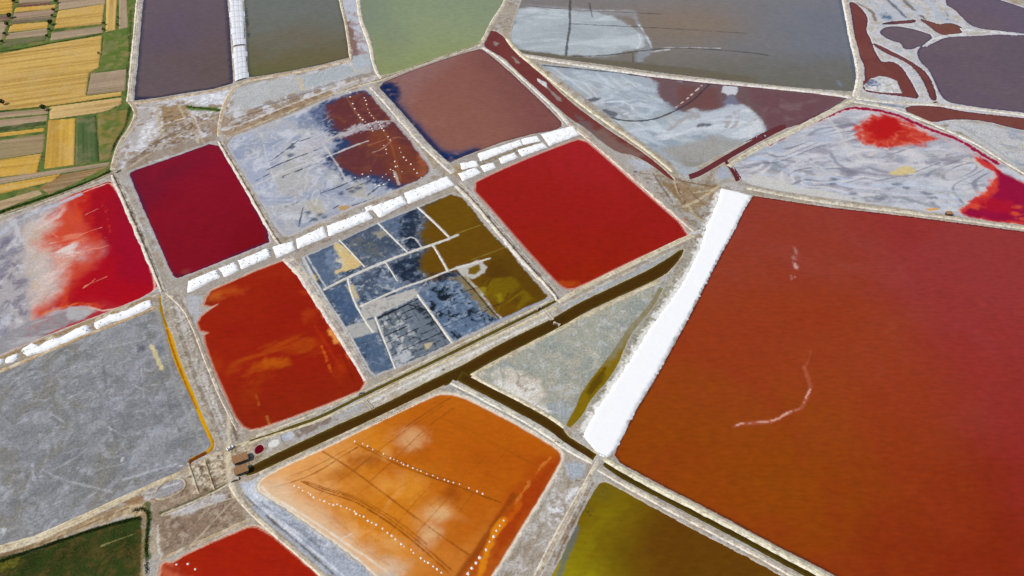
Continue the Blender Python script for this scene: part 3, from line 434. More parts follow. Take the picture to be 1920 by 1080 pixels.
    cv.line([(706, 598), (784, 560), (846, 642)], 3.5, (26, 30, 36), 1, .6, 3, .95); cv.line([(700, 600), (740, 690)], 1.5, (60, 66, 74), 1, .6, 3, .8); cv.mott((26, 34, 44), 4, .48, .6, .9, [(770, 572), (784, 562), (842, 636), (826, 632), (790, 590)], 4)
    cv.poly([(736, 672), (770, 655), (775, 668), (745, 690)], (196, 198, 200), 2, 2, 3, .8, mott=.5, ms=2); cv.poly([(795, 645), (815, 640), (800, 655)], (206, 188, 150), 2, 1.5, 3, .8)
    wl = (216, 212, 206)
    cv.poly([(676, 572), (778, 540), (784, 556), (704, 592), (682, 600)], (192, 188, 180), 1.5, 1, 4, .95); cv.poly([(648, 612), (702, 598), (708, 622), (660, 634)], (178, 176, 170), 2, 1, 4, .9); cv.mott((150, 146, 138), 3, .56, .66, .7, [(678, 572), (780, 542), (784, 556), (690, 596)], 3)
    for l, wd in (([(608, 542), (652, 520), (690, 503), (760, 475), (830, 452), (858, 440)], 5.5), ([(708, 417), (735, 444), (764, 472)], 3.2), ([(783, 388), (812, 414), (842, 444)], 4.2), ([(812, 460), (826, 482), (840, 508)], 4), ([(676, 574), (748, 541), (800, 524), (838, 508), (870, 498)], 4.6), ([(783, 552), (815, 596), (848, 642)], 5), ([(704, 594), (722, 640), (742, 692)], 4), ([(652, 520), (662, 560), (684, 600), (700, 622)], 4.5), ([(722, 490), (734, 508), (745, 526)], 2.2), ([(634, 447), (660, 474), (684, 500)], 2.6), ([(567, 480), (600, 545), (650, 620), (694, 700)], 5), ([(755, 450), (775, 442), (790, 462)], 2), ([(574, 478), (590, 505), (612, 540)], 2)):
        cv.line(l, wd, wl, 1, .5, 4, .92, wet=0)
    cv.line([(612, 540), (660, 518), (700, 502), (770, 474), (850, 444)], 1.2, (120, 112, 106), .8, .4, 4, .6, off=1.5); cv.line([(856, 508), (880, 532), (905, 562), (938, 600)], 3, (56, 42, 18), 1, .4, 4, .95)
    for l in ([(842, 444), (870, 432), (900, 422)], [(840, 452), (860, 440)], [(885, 486), (930, 470), (950, 462)]): cv.line(l, 2, (150, 134, 60), 1.5, .6, 4, .5)
    for l in ([(800, 560), (860, 530)], [(818, 586), (885, 552)], [(832, 612), (915, 575)], [(870, 546), (890, 540)], [(905, 585), (945, 565)]): cv.line(l, 1.3, (26, 30, 34), .8, .8, 3, .8)
    cv.poly([(770, 445), (840, 450), (795, 462), (772, 470)], (70, 60, 20), 5, 3, 6, .0); cv.edge(P, 1.0, (190, 186, 180), .85, at=-.4, wob=.8, wet=0)
    cv.line([(930, 604), (985, 580), (1030, 560)], 6, (150, 160, 180), 3, 1.5, 5, .8, wet=.1)
def p_lake(cv, P): cv.mott((110, 92, 98), 60, .4, .7, .8); cv.edge(P, .6, (60, 50, 80), .7, at=-.6, soft=2)
def p_chan(cv, P): cv.mott((126, 72, 62), 25, .4, .7, .7); cv.edge(P, .5, (50, 44, 76), .6, at=-.5, soft=1.6)
def p_redcanal(cv, P):
    cv.mott((112, 52, 50), 25, .4, .7, .6); cv.poly([(1130, 240), (1200, 290), (1190, 300), (1140, 285), (1100, 250)], (128, 100, 90), 8, 4, 8, .9); cv.poly([(1080, 215), (1110, 235), (1130, 262), (1090, 245)], (110, 98, 96), 6, 4, 8, .7)
    for q in ([(962, 106), (975, 118), (968, 118)], [(1010, 148), (1024, 155), (1024, 163), (1012, 157)], [(1022, 160), (1050, 182), (1054, 190), (1045, 188)], [(926, 78), (936, 80), (930, 86)]): cv.poly(q, (150, 136, 128), 1.5, 1.2, 4, .9, wet=0)
def p_plainwater(cv, P): cv.mott((66, 50, 5), 20, .4, .7, .5); cv.edge(P, .5, (96, 84, 30), .5, at=-.4, soft=1)
def p_stream(cv, P):
    cv.poly([(1225, 545), (1260, 530), (1190, 620), (1150, 672), (1130, 690), (1140, 660)], (140, 130, 96), 6, 3, 6, .95); cv.mott((150, 142, 116), 6, .5, .66, .6, [(1225, 545), (1250, 540), (1150, 672), (1140, 670)], 4); cv.poly([(1115, 705), (1135, 690), (1130, 715), (1105, 745), (1100, 735)], (86, 62, 6), 4, 2, 5, .8)
def p_yellow(cv, P):
    cv.line([(312, 618), (325, 660), (340, 700), (352, 730), (368, 765)], 3, (160, 84, 8), 2, .6, 5, .9); cv.poly([(392, 800), (404, 830), (390, 850), (350, 868), (352, 880), (404, 846)], (130, 62, 10), 5, 1, 5, .85); cv.poly([(385, 846), (350, 862), (350, 876), (390, 852)], (98, 26, 10), 3, 1, 5, .9); cv.line([(300, 560), (303, 585), (312, 612)], 5, (150, 116, 20), 2, .5, 5, .9)
def ribbon(pts, ws):                               # outline of a channel from its centre line and widths (px)
    p = sm([(a, b) for a, b in pts], 1, False); t = np.linspace(0, 1, len(p)); wv = np.interp(t, np.linspace(0, 1, len(ws)), ws)
    d = np.gradient(p, axis=0); n = np.stack([-d[:, 1], d[:, 0]], 1); n /= np.linalg.norm(n, axis=1)[:, None]+1e-9
    return list(map(tuple, np.vstack([p+n*wv[:, None]/2, (p-n*wv[:, None]/2)[::-1]])))
# name, label, outline, grid step, base colour, wetness, painter, shore colour, shore width m, corner smoothing
PONDS = [
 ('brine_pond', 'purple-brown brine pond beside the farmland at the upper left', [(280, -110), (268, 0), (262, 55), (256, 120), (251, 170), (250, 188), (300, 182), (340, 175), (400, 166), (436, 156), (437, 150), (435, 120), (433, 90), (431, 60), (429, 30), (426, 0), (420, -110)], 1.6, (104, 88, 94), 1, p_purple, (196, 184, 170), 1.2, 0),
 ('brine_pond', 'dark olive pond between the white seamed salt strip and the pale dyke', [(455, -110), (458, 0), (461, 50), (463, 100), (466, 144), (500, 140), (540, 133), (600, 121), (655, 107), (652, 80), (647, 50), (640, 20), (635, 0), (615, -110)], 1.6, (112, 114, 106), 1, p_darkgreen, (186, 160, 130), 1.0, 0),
 ('brine_pond', 'pale sage green pond at the top with a wedge shaped lower end', [(665, -110), (676, 0), (680, 35), (690, 60), (697, 85), (701, 110), (706, 130), (713, 141), (740, 135), (800, 115), (860, 97), (893, 83), (903, 73), (915, 50), (930, 25), (946, 0), (1000, -110)], 1.8, (142, 153, 116), 1, p_green, (204, 192, 168), 1.2, 0),
 ('brine_pond', 'reddish brown pond with a dark blue margin on its left side', [(707, 159), (760, 136), (830, 111), (898, 91), (905, 93), (925, 107), (960, 138), (1000, 176), (1040, 214), (1057, 234), (1040, 244), (1000, 250), (985, 254), (940, 266), (900, 281), (860, 296), (841, 306), (810, 275), (780, 240), (750, 205), (725, 178)], 1.3, (140, 90, 77), 1, p_brownblue, (190, 180, 172), 1.2, 1),
 ('brine_pond', 'half dry pond, lilac grey crust left and maroon water with salt dots right', [(420, 262), (490, 236), (560, 208), (600, 190), (640, 177), (682, 165), (694, 170), (712, 195), (735, 220), (768, 257), (788, 285), (806, 306), (810, 320), (800, 332), (770, 346), (735, 360), (690, 378), (640, 399), (580, 425), (536, 446), (522, 434), (500, 400), (470, 350), (440, 300)], .75, (172, 176, 188), .05, p_crustred, (186, 180, 174), 1.0, 1),
 ('brine_pond', 'dark crimson pond with square corners beside the lilac crust', [(406, 265), (430, 300), (470, 370), (512, 450), (480, 463), (420, 487), (345, 517), (330, 521), (322, 512), (300, 460), (270, 392), (243, 328), (246, 321), (300, 303), (350, 285)], 1.0, (138, 12, 34), 1, p_crimson, (188, 186, 188), 1.6, 1),
 ('brine_pond', 'crimson pond fading through orange to pinkish white crust at the left edge', [(-120, 470), (-60, 444), (0, 420), (20, 410), (60, 394), (100, 378), (150, 358), (185, 347), (200, 340), (208, 341), (218, 354), (238, 392), (258, 432), (278, 482), (293, 522), (293, 542), (250, 564), (180, 592), (100, 622), (0, 664), (-60, 690), (-120, 715)], .7, (176, 170, 170), .05, p_redwhite, (214, 196, 186), 1.0, 1),
 ('brine_pond', 'orange red pond with a ragged left shore and rusty streaks', [(540, 487), (530, 488), (480, 507), (430, 529), (396, 544), (386, 558), (381, 571), (396, 575), (408, 570), (392, 580), (378, 591), (369, 605), (374, 620), (390, 624), (382, 628), (384, 645), (400, 690), (420, 735), (440, 780), (455, 800), (470, 806), (490, 802), (540, 785), (620, 755), (675, 732), (684, 718), (680, 704), (660, 665), (630, 620), (600, 575), (570, 525), (551, 495)], .9, (152, 30, 6), 1, p_orangered, (222, 190, 172), .9, 0),
 ('brine_pond', 'mosaic of small slate blue pans with olive water on the right', [(564, 482), (620, 458), (700, 420), (790, 384), (846, 361), (868, 368), (892, 395), (908, 416), (928, 440), (957, 466), (992, 510), (1031, 554), (1026, 562), (990, 578), (940, 601), (850, 643), (800, 668), (702, 706), (690, 694), (650, 627), (600, 552), (570, 497)], .62, (96, 108, 126), .05, p_mosaic, (182, 176, 168), .8, 0),
 ('brine_pond', 'plain bright red pond right of the small pans', [(1092, 258), (1130, 290), (1200, 352), (1297, 437), (1270, 451), (1180, 491), (1082, 540), (1062, 542), (1044, 530), (980, 460), (920, 390), (880, 347), (930, 322), (1000, 292), (1060, 269)], 1.0, (156, 28, 20), 1, p_red, (216, 176, 164), .9, 1),
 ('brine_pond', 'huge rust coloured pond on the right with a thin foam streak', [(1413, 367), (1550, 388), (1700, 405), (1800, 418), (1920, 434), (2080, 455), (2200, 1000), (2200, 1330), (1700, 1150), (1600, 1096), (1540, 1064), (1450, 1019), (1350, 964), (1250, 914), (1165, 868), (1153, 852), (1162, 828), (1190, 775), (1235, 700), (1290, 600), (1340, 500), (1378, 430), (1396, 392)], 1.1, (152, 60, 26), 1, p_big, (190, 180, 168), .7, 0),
 ('brine_pond', 'grey brown shallow pond at the top with pale crust on its left', [(1010, -110), (982, -10), (968, 30), (960, 60), (958, 82), (972, 98), (1030, 107), (1130, 120), (1250, 137), (1400, 154), (1500, 164), (1600, 171), (1606, 164), (1603, 120), (1597, 80), (1588, 40), (1582, 0), (1566, -110)], .95, (128, 120, 112), .9, p_greycrust, (196, 192, 186), 1.2, 0),
 ('brine_pond', 'triangular pond of pale blue crust with maroon water along its upper right', [(1012, 119), (1080, 126), (1180, 137), (1300, 152), (1440, 164), (1500, 170), (1586, 176), (1592, 181), (1560, 202), (1500, 232), (1440, 250), (1396, 266), (1350, 289), (1318, 307), (1292, 317), (1270, 311), (1200, 262), (1130, 207), (1060, 154)], .85, (166, 176, 186), .05, p_triangle, (192, 188, 180), 1.0, 0),
 ('brine_pond', 'swirling pale salt basin with a crimson rim and red pool', [(1598, 198), (1640, 203), (1680, 210), (1720, 228), (1760, 245), (1800, 258), (1840, 283), (1880, 308), (1920, 333), (2060, 405), (2080, 440), (1990, 432), (1920, 421), (1850, 413), (1800, 404), (1700, 390), (1550, 370), (1440, 353), (1394, 341), (1374, 314), (1385, 300), (1430, 278), (1490, 248), (1560, 213)], .85, (182, 184, 192), .05, p_swirl, (200, 194, 190), 1.0, 1),
 ('brine_pond', 'orange pond with wheel tracks and rows of small salt piles', [(832, 737), (812, 741), (700, 795), (620, 834), (540, 870), (505, 888), (484, 902), (482, 918), (500, 930), (540, 955), (600, 998), (660, 1040), (700, 1075), (760, 1140), (890, 1140), (920, 1085), (945, 1048), (985, 980), (1020, 925), (1050, 872), (1056, 855), (1045, 840), (1010, 819), (960, 789), (900, 759), (862, 741)], .62, (212, 128, 30), .75, p_orange, (224, 212, 192), 1.0, 1),
 ('brine_pond', 'red pond cut by the bottom edge below the orange one', [(470, 985), (487, 989), (520, 1010), (560, 1045), (600, 1078), (660, 1140), (270, 1140), (298, 1080), (303, 1052), (322, 1055), (345, 1040), (400, 1015), (440, 998)], .9, (164, 32, 6), 1, p_redsouth, (222, 196, 178), .8, 1),
 ('brine_pond', 'olive green pond at the bottom edge with yellowish left side', [(1130, 902), (1150, 911), (1200, 939), (1300, 994), (1400, 1044), (1470, 1084), (1560, 1140), (1005, 1140), (1040, 1072), (1070, 1010), (1100, 945), (1117, 918)], 1.0, (116, 94, 10), 1, p_olive, (196, 188, 176), .8, 1),
 ('brine_channel', 'brown sinuous channel ending beside the small white island', [(1592, 3), (1602, 4), (1614, 14), (1626, 30), (1627, 45), (1623, 56), (1632, 72), (1637, 88), (1645, 105), (1654, 117), (1672, 114), (1690, 124), (1702, 142), (1715, 165), (1725, 185), (1700, 181), (1660, 176), (1640, 174), (1620, 170), (1617, 152), (1624, 150), (1621, 138), (1622, 124), (1612, 105), (1605, 80), (1600, 50), (1596, 20)], .9, (118, 62, 54), 1, p_chan, (206, 204, 206), 1.4, 1),
 ('brine_channel', 'narrow brown channel squeezed between two white spits', [(1634, 80), (1648, 84), (1668, 94), (1690, 105), (1715, 119), (1738, 136), (1750, 158), (1758, 188), (1746, 188), (1736, 160), (1722, 136), (1706, 120), (1688, 110), (1668, 102), (1652, 94)], .9, (110, 60, 54), 1, p_chan, (206, 204, 206), 1.0, 1),
 ('brine_lake', 'broad purple-brown lake at the right edge with white spits', [(1648, 60), (1660, 50), (1684, 49), (1700, 52), (1720, 56), (1752, 67), (1736, 80), (1724, 90), (1719, 100), (1726, 116), (1742, 130), (1752, 150), (1764, 178), (1778, 191), (1800, 195), (1850, 203), (1920, 210), (2080, 232), (2080, 72), (1920, 66), (1880, 64), (1850, 66), (1812, 68), (1776, 68), (1735, 88), (1722, 86), (1712, 92), (1695, 92), (1690, 80), (1680, 78), (1660, 70)], 1.5, (104, 88, 98), 1, p_lake, (206, 204, 208), 1.4, 1),
 ('brine_lake', 'purple lake in the upper right corner above the long spit', [(1770, -110), (1770, 6), (1792, 18), (1806, 34), (1822, 48), (1842, 54), (1900, 60), (1990, 70), (2080, 76), (2080, 40), (1930, 18), (1890, 4), (1862, -4), (1840, -110)], 1.6, (106, 90, 106), 1, p_lake, (206, 204, 208), 1.4, 1),
 ('brine_pool', 'small brown pool between the white spits at the upper right', [(1722, 34), (1745, 40), (1760, 46), (1780, 42), (1800, 48), (1806, 56), (1800, 64), (1770, 66), (1756, 60), (1742, 48)], .9, (118, 74, 58), 1, p_chan, (206, 204, 208), 1.0, 1),
 ('brine_channel', 'thin dark channel running into the lobe of the purple lake', [(1652, 44), (1670, 40), (1700, 38), (1718, 36), (1716, 42), (1690, 44), (1660, 46)], .8, (92, 56, 58), 1, p_chan, (206, 204, 208), .8, 1),
 ('brine_channel', 'brown water band below the lake dyke at the right edge', [(1694, 204), (1712, 197), (1760, 199), (1800, 208), (1850, 214), (1920, 221), (2080, 240), (2080, 268), (1960, 250), (1900, 240), (1850, 226), (1790, 222), (1745, 230), (1720, 222)], 1.0, (122, 66, 56), 1, p_chan, (204, 202, 204), 1.2, 1),
 ('canal', 'reddish brown canal with sand bars running past the brown pond', [(914, 56), (936, 60), (960, 88), (985, 114), (1020, 144), (1060, 183), (1100, 215), (1150, 250), (1190, 275), (1232, 306), (1266, 338), (1258, 336), (1222, 308), (1190, 290), (1160, 286), (1132, 268), (1100, 240), (1070, 222), (1040, 196), (1000, 160), (965, 128), (944, 106), (920, 97), (905, 82)], .9, (120, 58, 52), 1, p_redcanal, (200, 190, 170), .9, 1),
 ('canal', 'narrow maroon canal along the lower side of the triangular pond', ribbon([(1293, 331), (1312, 325), (1352, 301), (1395, 276), (1440, 252), (1470, 238)], [9, 9, 9, 9, 8, 6]), .8, (104, 48, 54), 1, p_redcanal, (196, 188, 170), .8, 0),
 ('ditch', 'short maroon ditch branching towards the huge rust pond', ribbon([(1360, 300), (1370, 314), (1380, 330), (1384, 338)], [4, 5, 6, 7]), .7, (98, 40, 46), 1, p_redcanal, (190, 184, 172), .6, 0),
 ('canal', 'long dark olive canal crossing from the pump houses to the salt stack', ribbon([(462, 887), (490, 873), (560, 841), (640, 804), (720, 769), (800, 728), (850, 704), (880, 690), (910, 672), (960, 646), (1000, 626), (1040, 607), (1085, 580), (1130, 558), (1200, 526), (1238, 507), (1262, 488), (1281, 468)], [8, 15, 18, 19, 19, 20, 20, 20, 20, 21, 20, 20, 20, 20, 21, 22, 14, 2]), .75, (74, 48, 3), 1, p_plainwater, (200, 186, 154), .8, 0),
 ('canal', 'dark olive canal branch leading down to the end of the salt stack', ribbon([(862, 704), (900, 724), (960, 755), (1010, 784), (1044, 805), (1056, 824), (1080, 838), (1114, 858)], [18, 19, 19, 19, 20, 19, 17, 14]), .7, (74, 48, 3), 1, p_plainwater, (200, 188, 160), .8, 0),
 ('canal', 'dark canal between two pale dykes below the huge rust pond', ribbon([(1133, 869), (1150, 878), (1180, 896), (1240, 926), (1300, 958), (1400, 1010), (1480, 1054), (1600, 1118)], [5, 11, 15, 15, 15, 15, 16, 16]), .7, (70, 52, 5), 1, p_plainwater, (204, 194, 172), .6, 0),
 ('ditch', 'thin olive ditch along the road under the red and slate ponds', ribbon([(470, 827), (510, 815), (550, 799), (590, 786), (640, 762), (680, 741), (760, 703), (850, 660), (940, 615), (1010, 581), (1042, 564)], [4, 5, 4, 4, 4, 4, 4, 4, 4, 4, 3]), .55, (92, 78, 24), .9, p_plainwater, (204, 190, 150), .5, 0),
 ('stream', 'winding olive stream in the dry flat beside the salt stack', ribbon([(1240, 540), (1226, 566), (1206, 592), (1182, 618), (1164, 650), (1150, 676), (1130, 704), (1112, 726), (1096, 748), (1086, 772), (1066, 798)], [5, 6, 7, 8, 12, 20, 24, 22, 18, 15, 6]), .6, (134, 108, 12), .9, p_stream, (168, 164, 146), .9, 0),
 ('ditch', 'bright yellow ditch on the edge of the grey flat', ribbon([(299, 552), (301, 575), (308, 602), (316, 624), (321, 640), (330, 672), (346, 710), (362, 745), (378, 785), (392, 815), (400, 832), (394, 844), (376, 854), (358, 862), (354, 870)], [2, 2, 3, 5, 9, 8, 8, 6, 5, 5, 4, 5, 5, 5, 5]), .5, (212, 158, 14), .8, p_yellow, (176, 170, 158), .6, 0),
 ('evaporation_pan', 'tiny dark crimson pan beside the pump houses', [(480, 838), (486, 834), (492, 835), (494, 842), (490, 848), (482, 850), (478, 846)], .5, (104, 6, 24), 1, lambda cv, P: None, (198, 180, 172), .6, 1),
 ('evaporation_pan', 'tiny white salt pan next to the crimson one', [(504, 830), (516, 824), (523, 827), (522, 834), (508, 838), (504, 836)], .5, (222, 220, 214), 0, lambda cv, P: None, (190, 180, 164), .6, 1),
 ('evaporation_pan', 'tiny bluish grey pan at the foot of the orange red pond', [(528, 814), (546, 806), (552, 818), (540, 826), (530, 826)], .5, (176, 182, 192), 0, lambda cv, P: cv.mott((200, 204, 210), 3, .5, .65, .7), (170, 150, 124), .6, 1),
]
POND_W = [W(sm(q[2], q[9]) if q[9] else q[2]) for q in PONDS]
WATER_Z = -0.35
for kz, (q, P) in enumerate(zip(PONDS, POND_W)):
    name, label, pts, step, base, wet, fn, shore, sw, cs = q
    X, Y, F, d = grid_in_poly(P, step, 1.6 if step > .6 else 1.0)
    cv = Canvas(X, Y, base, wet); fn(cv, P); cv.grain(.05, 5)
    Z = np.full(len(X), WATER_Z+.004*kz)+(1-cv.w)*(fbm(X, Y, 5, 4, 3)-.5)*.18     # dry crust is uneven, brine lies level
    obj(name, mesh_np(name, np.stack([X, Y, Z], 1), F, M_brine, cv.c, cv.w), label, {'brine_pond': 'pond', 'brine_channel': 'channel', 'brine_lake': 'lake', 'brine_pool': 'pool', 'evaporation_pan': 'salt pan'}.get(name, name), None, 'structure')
# ------------------------------------------------------------------ ground: one sheet to the horizon, basins and channels sunk into it
def steps(a, b, s0, s1):
    o = [a]
    while o[-1] < b: o.append(o[-1]+s0+(s1-s0)*(o[-1]-a)/(b-a))
    return o
xs = steps(0, 295, .75, .75); xs = xs+steps(xs[-1]+1.15, 600, 1.15, 1.3); g = 3.0; far = []
v = xs[-1]
while v < 12000: v += g; g *= 1.45; far.append(v)
xs = np.array(xs+far); xs = np.concatenate([-xs[:0:-1], xs])
ys = steps(142, 840, .6, 1.45); g = 3.0; v = ys[-1]; far = []
while v < 14000: v += g; g *= 1.45; far.append(v)
g = 3.0; v = ys[0]; near = []
while v > -6000: v -= g; g *= 1.45; near.append(v)
ys = np.array(near[::-1]+ys+far)
GX, GY = np.meshgrid(xs, ys); shp = GX.shape; GX = GX.ravel(); GY = GY.ravel()
sd = np.full(len(GX), 50.0); own = np.full(len(GX), -1)
for k, P in enumerate(POND_W):
    lo = P.min(0)-8; hi = P.max(0)+8
    i = np.nonzero((GX > lo[0]) & (GX < hi[0]) & (GY > lo[1]) & (GY < hi[1]))[0]
    d = sdf(P, GX[i], GY[i]); narrow = PONDS[k][0] in ('ditch', 'evaporation_pan', 'canal', 'stream')
    d = d+(fbm(GX[i], GY[i], 2.5, 3, k)-.5)*(.4 if narrow else .8)
    m = d < sd[i]; sd[i[m]] = d[m]; own[i[m]] = k
keep = sd > -3.0; K2 = keep.reshape(shp); cell = K2[:-1, :-1] | K2[1:, :-1] | K2[:-1, 1:] | K2[1:, 1:]
idx = np.arange(GX.size).reshape(shp)
F = np.stack([idx[:-1, :-1][cell], idx[:-1, 1:][cell], idx[1:, 1:][cell], idx[1:, :-1][cell]], 1)
u, inv = np.unique(F, return_inverse=True); F = inv.reshape(F.shape); GX, GY, sd, own = GX[u], GY[u], sd[u], own[u]
cv = Canvas(GX, GY, (170, 161, 148))
SALT, TAN, BRN, GRY, CRM = (206, 204, 204), (178, 160, 134), (146, 122, 96), (158, 156, 152), (206, 194, 170)
cv.mott(TAN, 14, .48, .62, .6); cv.mott((188, 186, 184), 9, .52, .66, .7); cv.mott(BRN, 7, .60, .72, .6); cv.mott((124, 106, 88), 3, .66, .76, .5)
# farmland and its grass lanes
farm = [(-400, -150), (262, -150), (255, 60), (246, 190), (254, 205), (240, 240), (218, 270), (208, 310), (206, 326), (120, 364), (0, 404), (-120, 450), (-400, 520)]
cv.poly(farm, (98, 116, 56), 1.5, 1, 8); cv.mott((138, 126, 74), 8, .5, .66, .7, farm, 3); cv.mott((66, 92, 44), 6, .56, .7, .8, farm, 3)
# salt land between the upper ponds
up = [(248, 196), (340, 182), (440, 164), (560, 138), (660, 112), (700, 130), (708, 150), (690, 164), (600, 188), (480, 236), (410, 262), (300, 302), (222, 318), (230, 270), (258, 215)]
cv.poly(up, (182, 176, 170), 3, 2, 10); cv.mott((152, 126, 100), 9, .48, .62, .8, up, 4); cv.mott((212, 212, 216), 6, .55, .66, .85, up, 4)
cv.poly([(325, 184), (432, 168), (420, 196), (360, 192)], (204, 204, 210), 4, 4, 8, .9); cv.poly([(440, 166), (560, 142), (690, 112), (702, 132), (560, 172), (470, 200), (432, 206)], (186, 188, 188), 4, 3, 10, .85); cv.poly([(560, 145), (655, 118), (668, 136), (570, 168)], (172, 180, 184), 4, 4, 10, .8)
cv.poly([(655, 96), (690, 92), (700, 120), (665, 130)], (178, 188, 196), 4, 3, 8, .8); cv.poly([(628, -20), (672, -20), (680, 50), (694, 100), (660, 106), (650, 60), (640, 20)], (192, 196, 206), 3, 2, 10, .9); cv.poly([(648, 42), (656, 40), (674, 104), (660, 106)], (124, 82, 64), 2.5, 2, 6, .85); cv.mott((150, 110, 96), 6, .55, .68, .6, [(650, 20), (680, 20), (690, 100), (664, 104)], 4)
cv.poly([(300, 200), (352, 198), (350, 222), (305, 246), (298, 230)], (156, 128, 88), 3, 3, 6, .85); cv.line([(352, 200), (380, 203), (412, 206)], 8, (92, 116, 48), 3, 2, 6, .9, smooth=0); cv.poly([(258, 250), (290, 205), (300, 255), (250, 290)], (196, 192, 190), 4, 5, 6, .8, mott=.4, ms=4)
cv.poly([(416, 248), (480, 224), (560, 190), (622, 168), (626, 178), (560, 206), (480, 238), (422, 260)], (162, 138, 108), 2.5, 2, 6, .9); cv.mott((126, 100, 74), 4, .54, .66, .7, [(430, 235), (560, 190), (620, 170), (560, 206), (470, 236)], 4); cv.poly([(362, 262), (412, 250), (404, 262), (330, 288), (240, 318), (232, 300)], (150, 132, 112), 3, 3, 6, .8); cv.poly([(300, 232), (410, 222), (404, 236), (310, 262)], (160, 140, 118), 4, 4, 6, .6)
for l, wd, c_ in (([(478, 202), (540, 184), (620, 156), (690, 138), (702, 140)], 3, (140, 146, 152)), ([(470, 206), (560, 180), (640, 152)], 1.5, (110, 84, 66)), ([(560, 146), (568, 168)], 7, (204, 188, 160)), ([(655, 118), (668, 134)], 4, (206, 196, 176)), ([(670, -20), (674, 40), (690, 80), (696, 110), (698, 134)], 3, (150, 162, 176)), ([(294, 200), (300, 240), (303, 258)], 4, (196, 178, 150)), ([(335, 196), (348, 226), (352, 240)], 4, (196, 176, 150)),
                  ([(240, 305), (300, 262), (350, 236), (400, 212)], 3, (134, 112, 88)), ([(245, 312), (310, 268), (360, 240), (405, 218)], 4, (190, 172, 148)), ([(365, 250), (372, 268)], 5, (206, 196, 180)), ([(350, 205), (372, 250), (382, 268)], 4, (188, 170, 146))): cv.line(l, wd, c_, 1.5, .8, 5, .85)
# salt-works yards round the heaps
cv.poly([(850, 318), (900, 284), (1010, 248), (1080, 234), (1096, 254), (1000, 290), (884, 344)], (166, 158, 148), 3, 2, 6, .9); cv.poly([(845, 316), (866, 312), (872, 330), (856, 340)], (170, 140, 100), 3, 3, 5, .8); cv.line([(905, 303), (960, 284), (1012, 264)], 4, (140, 120, 90), 2, 1, 4, .8); cv.mott((128, 108, 78), 3, .55, .66, .7, [(850, 316), (1010, 262), (1014, 270), (870, 330)], 3)
cv.poly([(340, 545), (420, 500), (520, 462), (700, 392), (856, 328), (862, 346), (790, 384), (600, 466), (540, 490), (400, 545), (352, 570)], (168, 158, 148), 3, 2, 6, .9); cv.mott((132, 116, 100), 3, .56, .68, .6, [(520, 470), (850, 340), (856, 350), (560, 478)], 3)
# dry flats and waste land
grey = [(-120, 735), (0, 690), (130, 642), (292, 582), (306, 600), (322, 650), (345, 715), (372, 780), (396, 836), (380, 850), (352, 866), (340, 884), (270, 920), (150, 978), (60, 1008), (0, 1024), (-120, 1060)]
cv.poly(grey, (140, 140, 142), 3, 2, 10); cv.mott((154, 154, 158), 16, .48, .64, .7, grey, 4, ang=50, st=1.6); cv.mott((126, 126, 122), 10, .54, .7, .7, grey, 4); cv.mott((134, 130, 118), 20, .54, .68, .7, grey, 6); cv.mott((184, 186, 192), 3.5, .66, .78, .5, grey, 4); cv.mott((112, 114, 120), 2.5, .62, .74, .5, grey, 4)
cv.mott((168, 170, 176), 12, .58, .74, .45, grey, 4, ang=65, st=3); cv.mott((120, 122, 126), 7, .6, .74, .5, grey, 4, ang=22, st=4)
for l, wd, c_, o in (([(192, 674), (198, 720), (204, 765), (212, 810), (222, 845), (228, 880)], 2.5, (110, 110, 112), .7), ([(202, 765), (240, 745), (268, 720), (295, 692)], 3, (120, 120, 122), .7), ([(160, 660), (220, 648), (270, 636)], 4, (168, 168, 170), .6), ([(155, 668), (230, 650), (275, 640)], 1.5, (120, 118, 116), .5), ([(272, 600), (286, 650), (308, 720), (325, 790), (340, 810)], 2, (118, 116, 112), .7),
                  ([(80, 880), (110, 898), (160, 910), (210, 922)], 3, (176, 176, 180), .7), ([(60, 870), (64, 900)], 4, (184, 184, 190), .7), ([(20, 700), (60, 690), (120, 672)], 1.5, (174, 172, 168), .6), ([(30, 715), (100, 690)], 1.5, (120, 118, 110), .6), ([(230, 770), (250, 800), (258, 770)], 1.2, (190, 192, 198), .6), ([(265, 690), (268, 720), (270, 745)], 1.5, (192, 192, 198), .6), ([(120, 850), (180, 830), (240, 790)], 2, (170, 172, 178), .5),
                  ([(230, 900), (280, 885), (330, 870)], 5, (182, 184, 192), .6), ([(100, 880), (140, 860), (165, 840)], 3, (176, 178, 182), .5), ([(225, 815), (270, 800), (330, 785)], 1.3, (120, 120, 124), .5), ([(270, 722), (310, 722)], 1.3, (178, 178, 182), .6), ([(150, 700), (170, 690), (178, 700)], 4, (176, 172, 164), .6), ([(165, 735), (185, 740), (176, 746)], 2, (200, 196, 184), .7)): cv.line(l, wd, c_, 1.5, .9, 5, o)
cv.marble((176, 178, 184), 55, 5, .3, .3, grey, 6, seed=81, ang=55, st=1.5); cv.marble((116, 117, 120), 40, 5, .2, .35, grey, 6, seed=91, ang=30, st=2)
for _ in range(70):
    u0, v0 = rng.uniform(0, 380), rng.uniform(610, 980); a0 = rng.choice((-.42, -.42, 1.25, .5))+rng.uniform(-.15, .15); L0 = rng.uniform(12, 46)
    if sdf(np.array(grey, float), np.array([u0]), np.array([v0]))[0] < -20: cv.line([(u0, v0), (u0+L0*.5*math.cos(a0)+rng.uniform(-3, 3), v0+L0*.5*math.sin(a0)), (u0+L0*math.cos(a0), v0+L0*math.sin(a0))], rng.uniform(.9, 2), rng.choice(((104, 104, 108), (190, 191, 196), (120, 118, 112))), .8, .6, 4, rng.uniform(.35, .75))
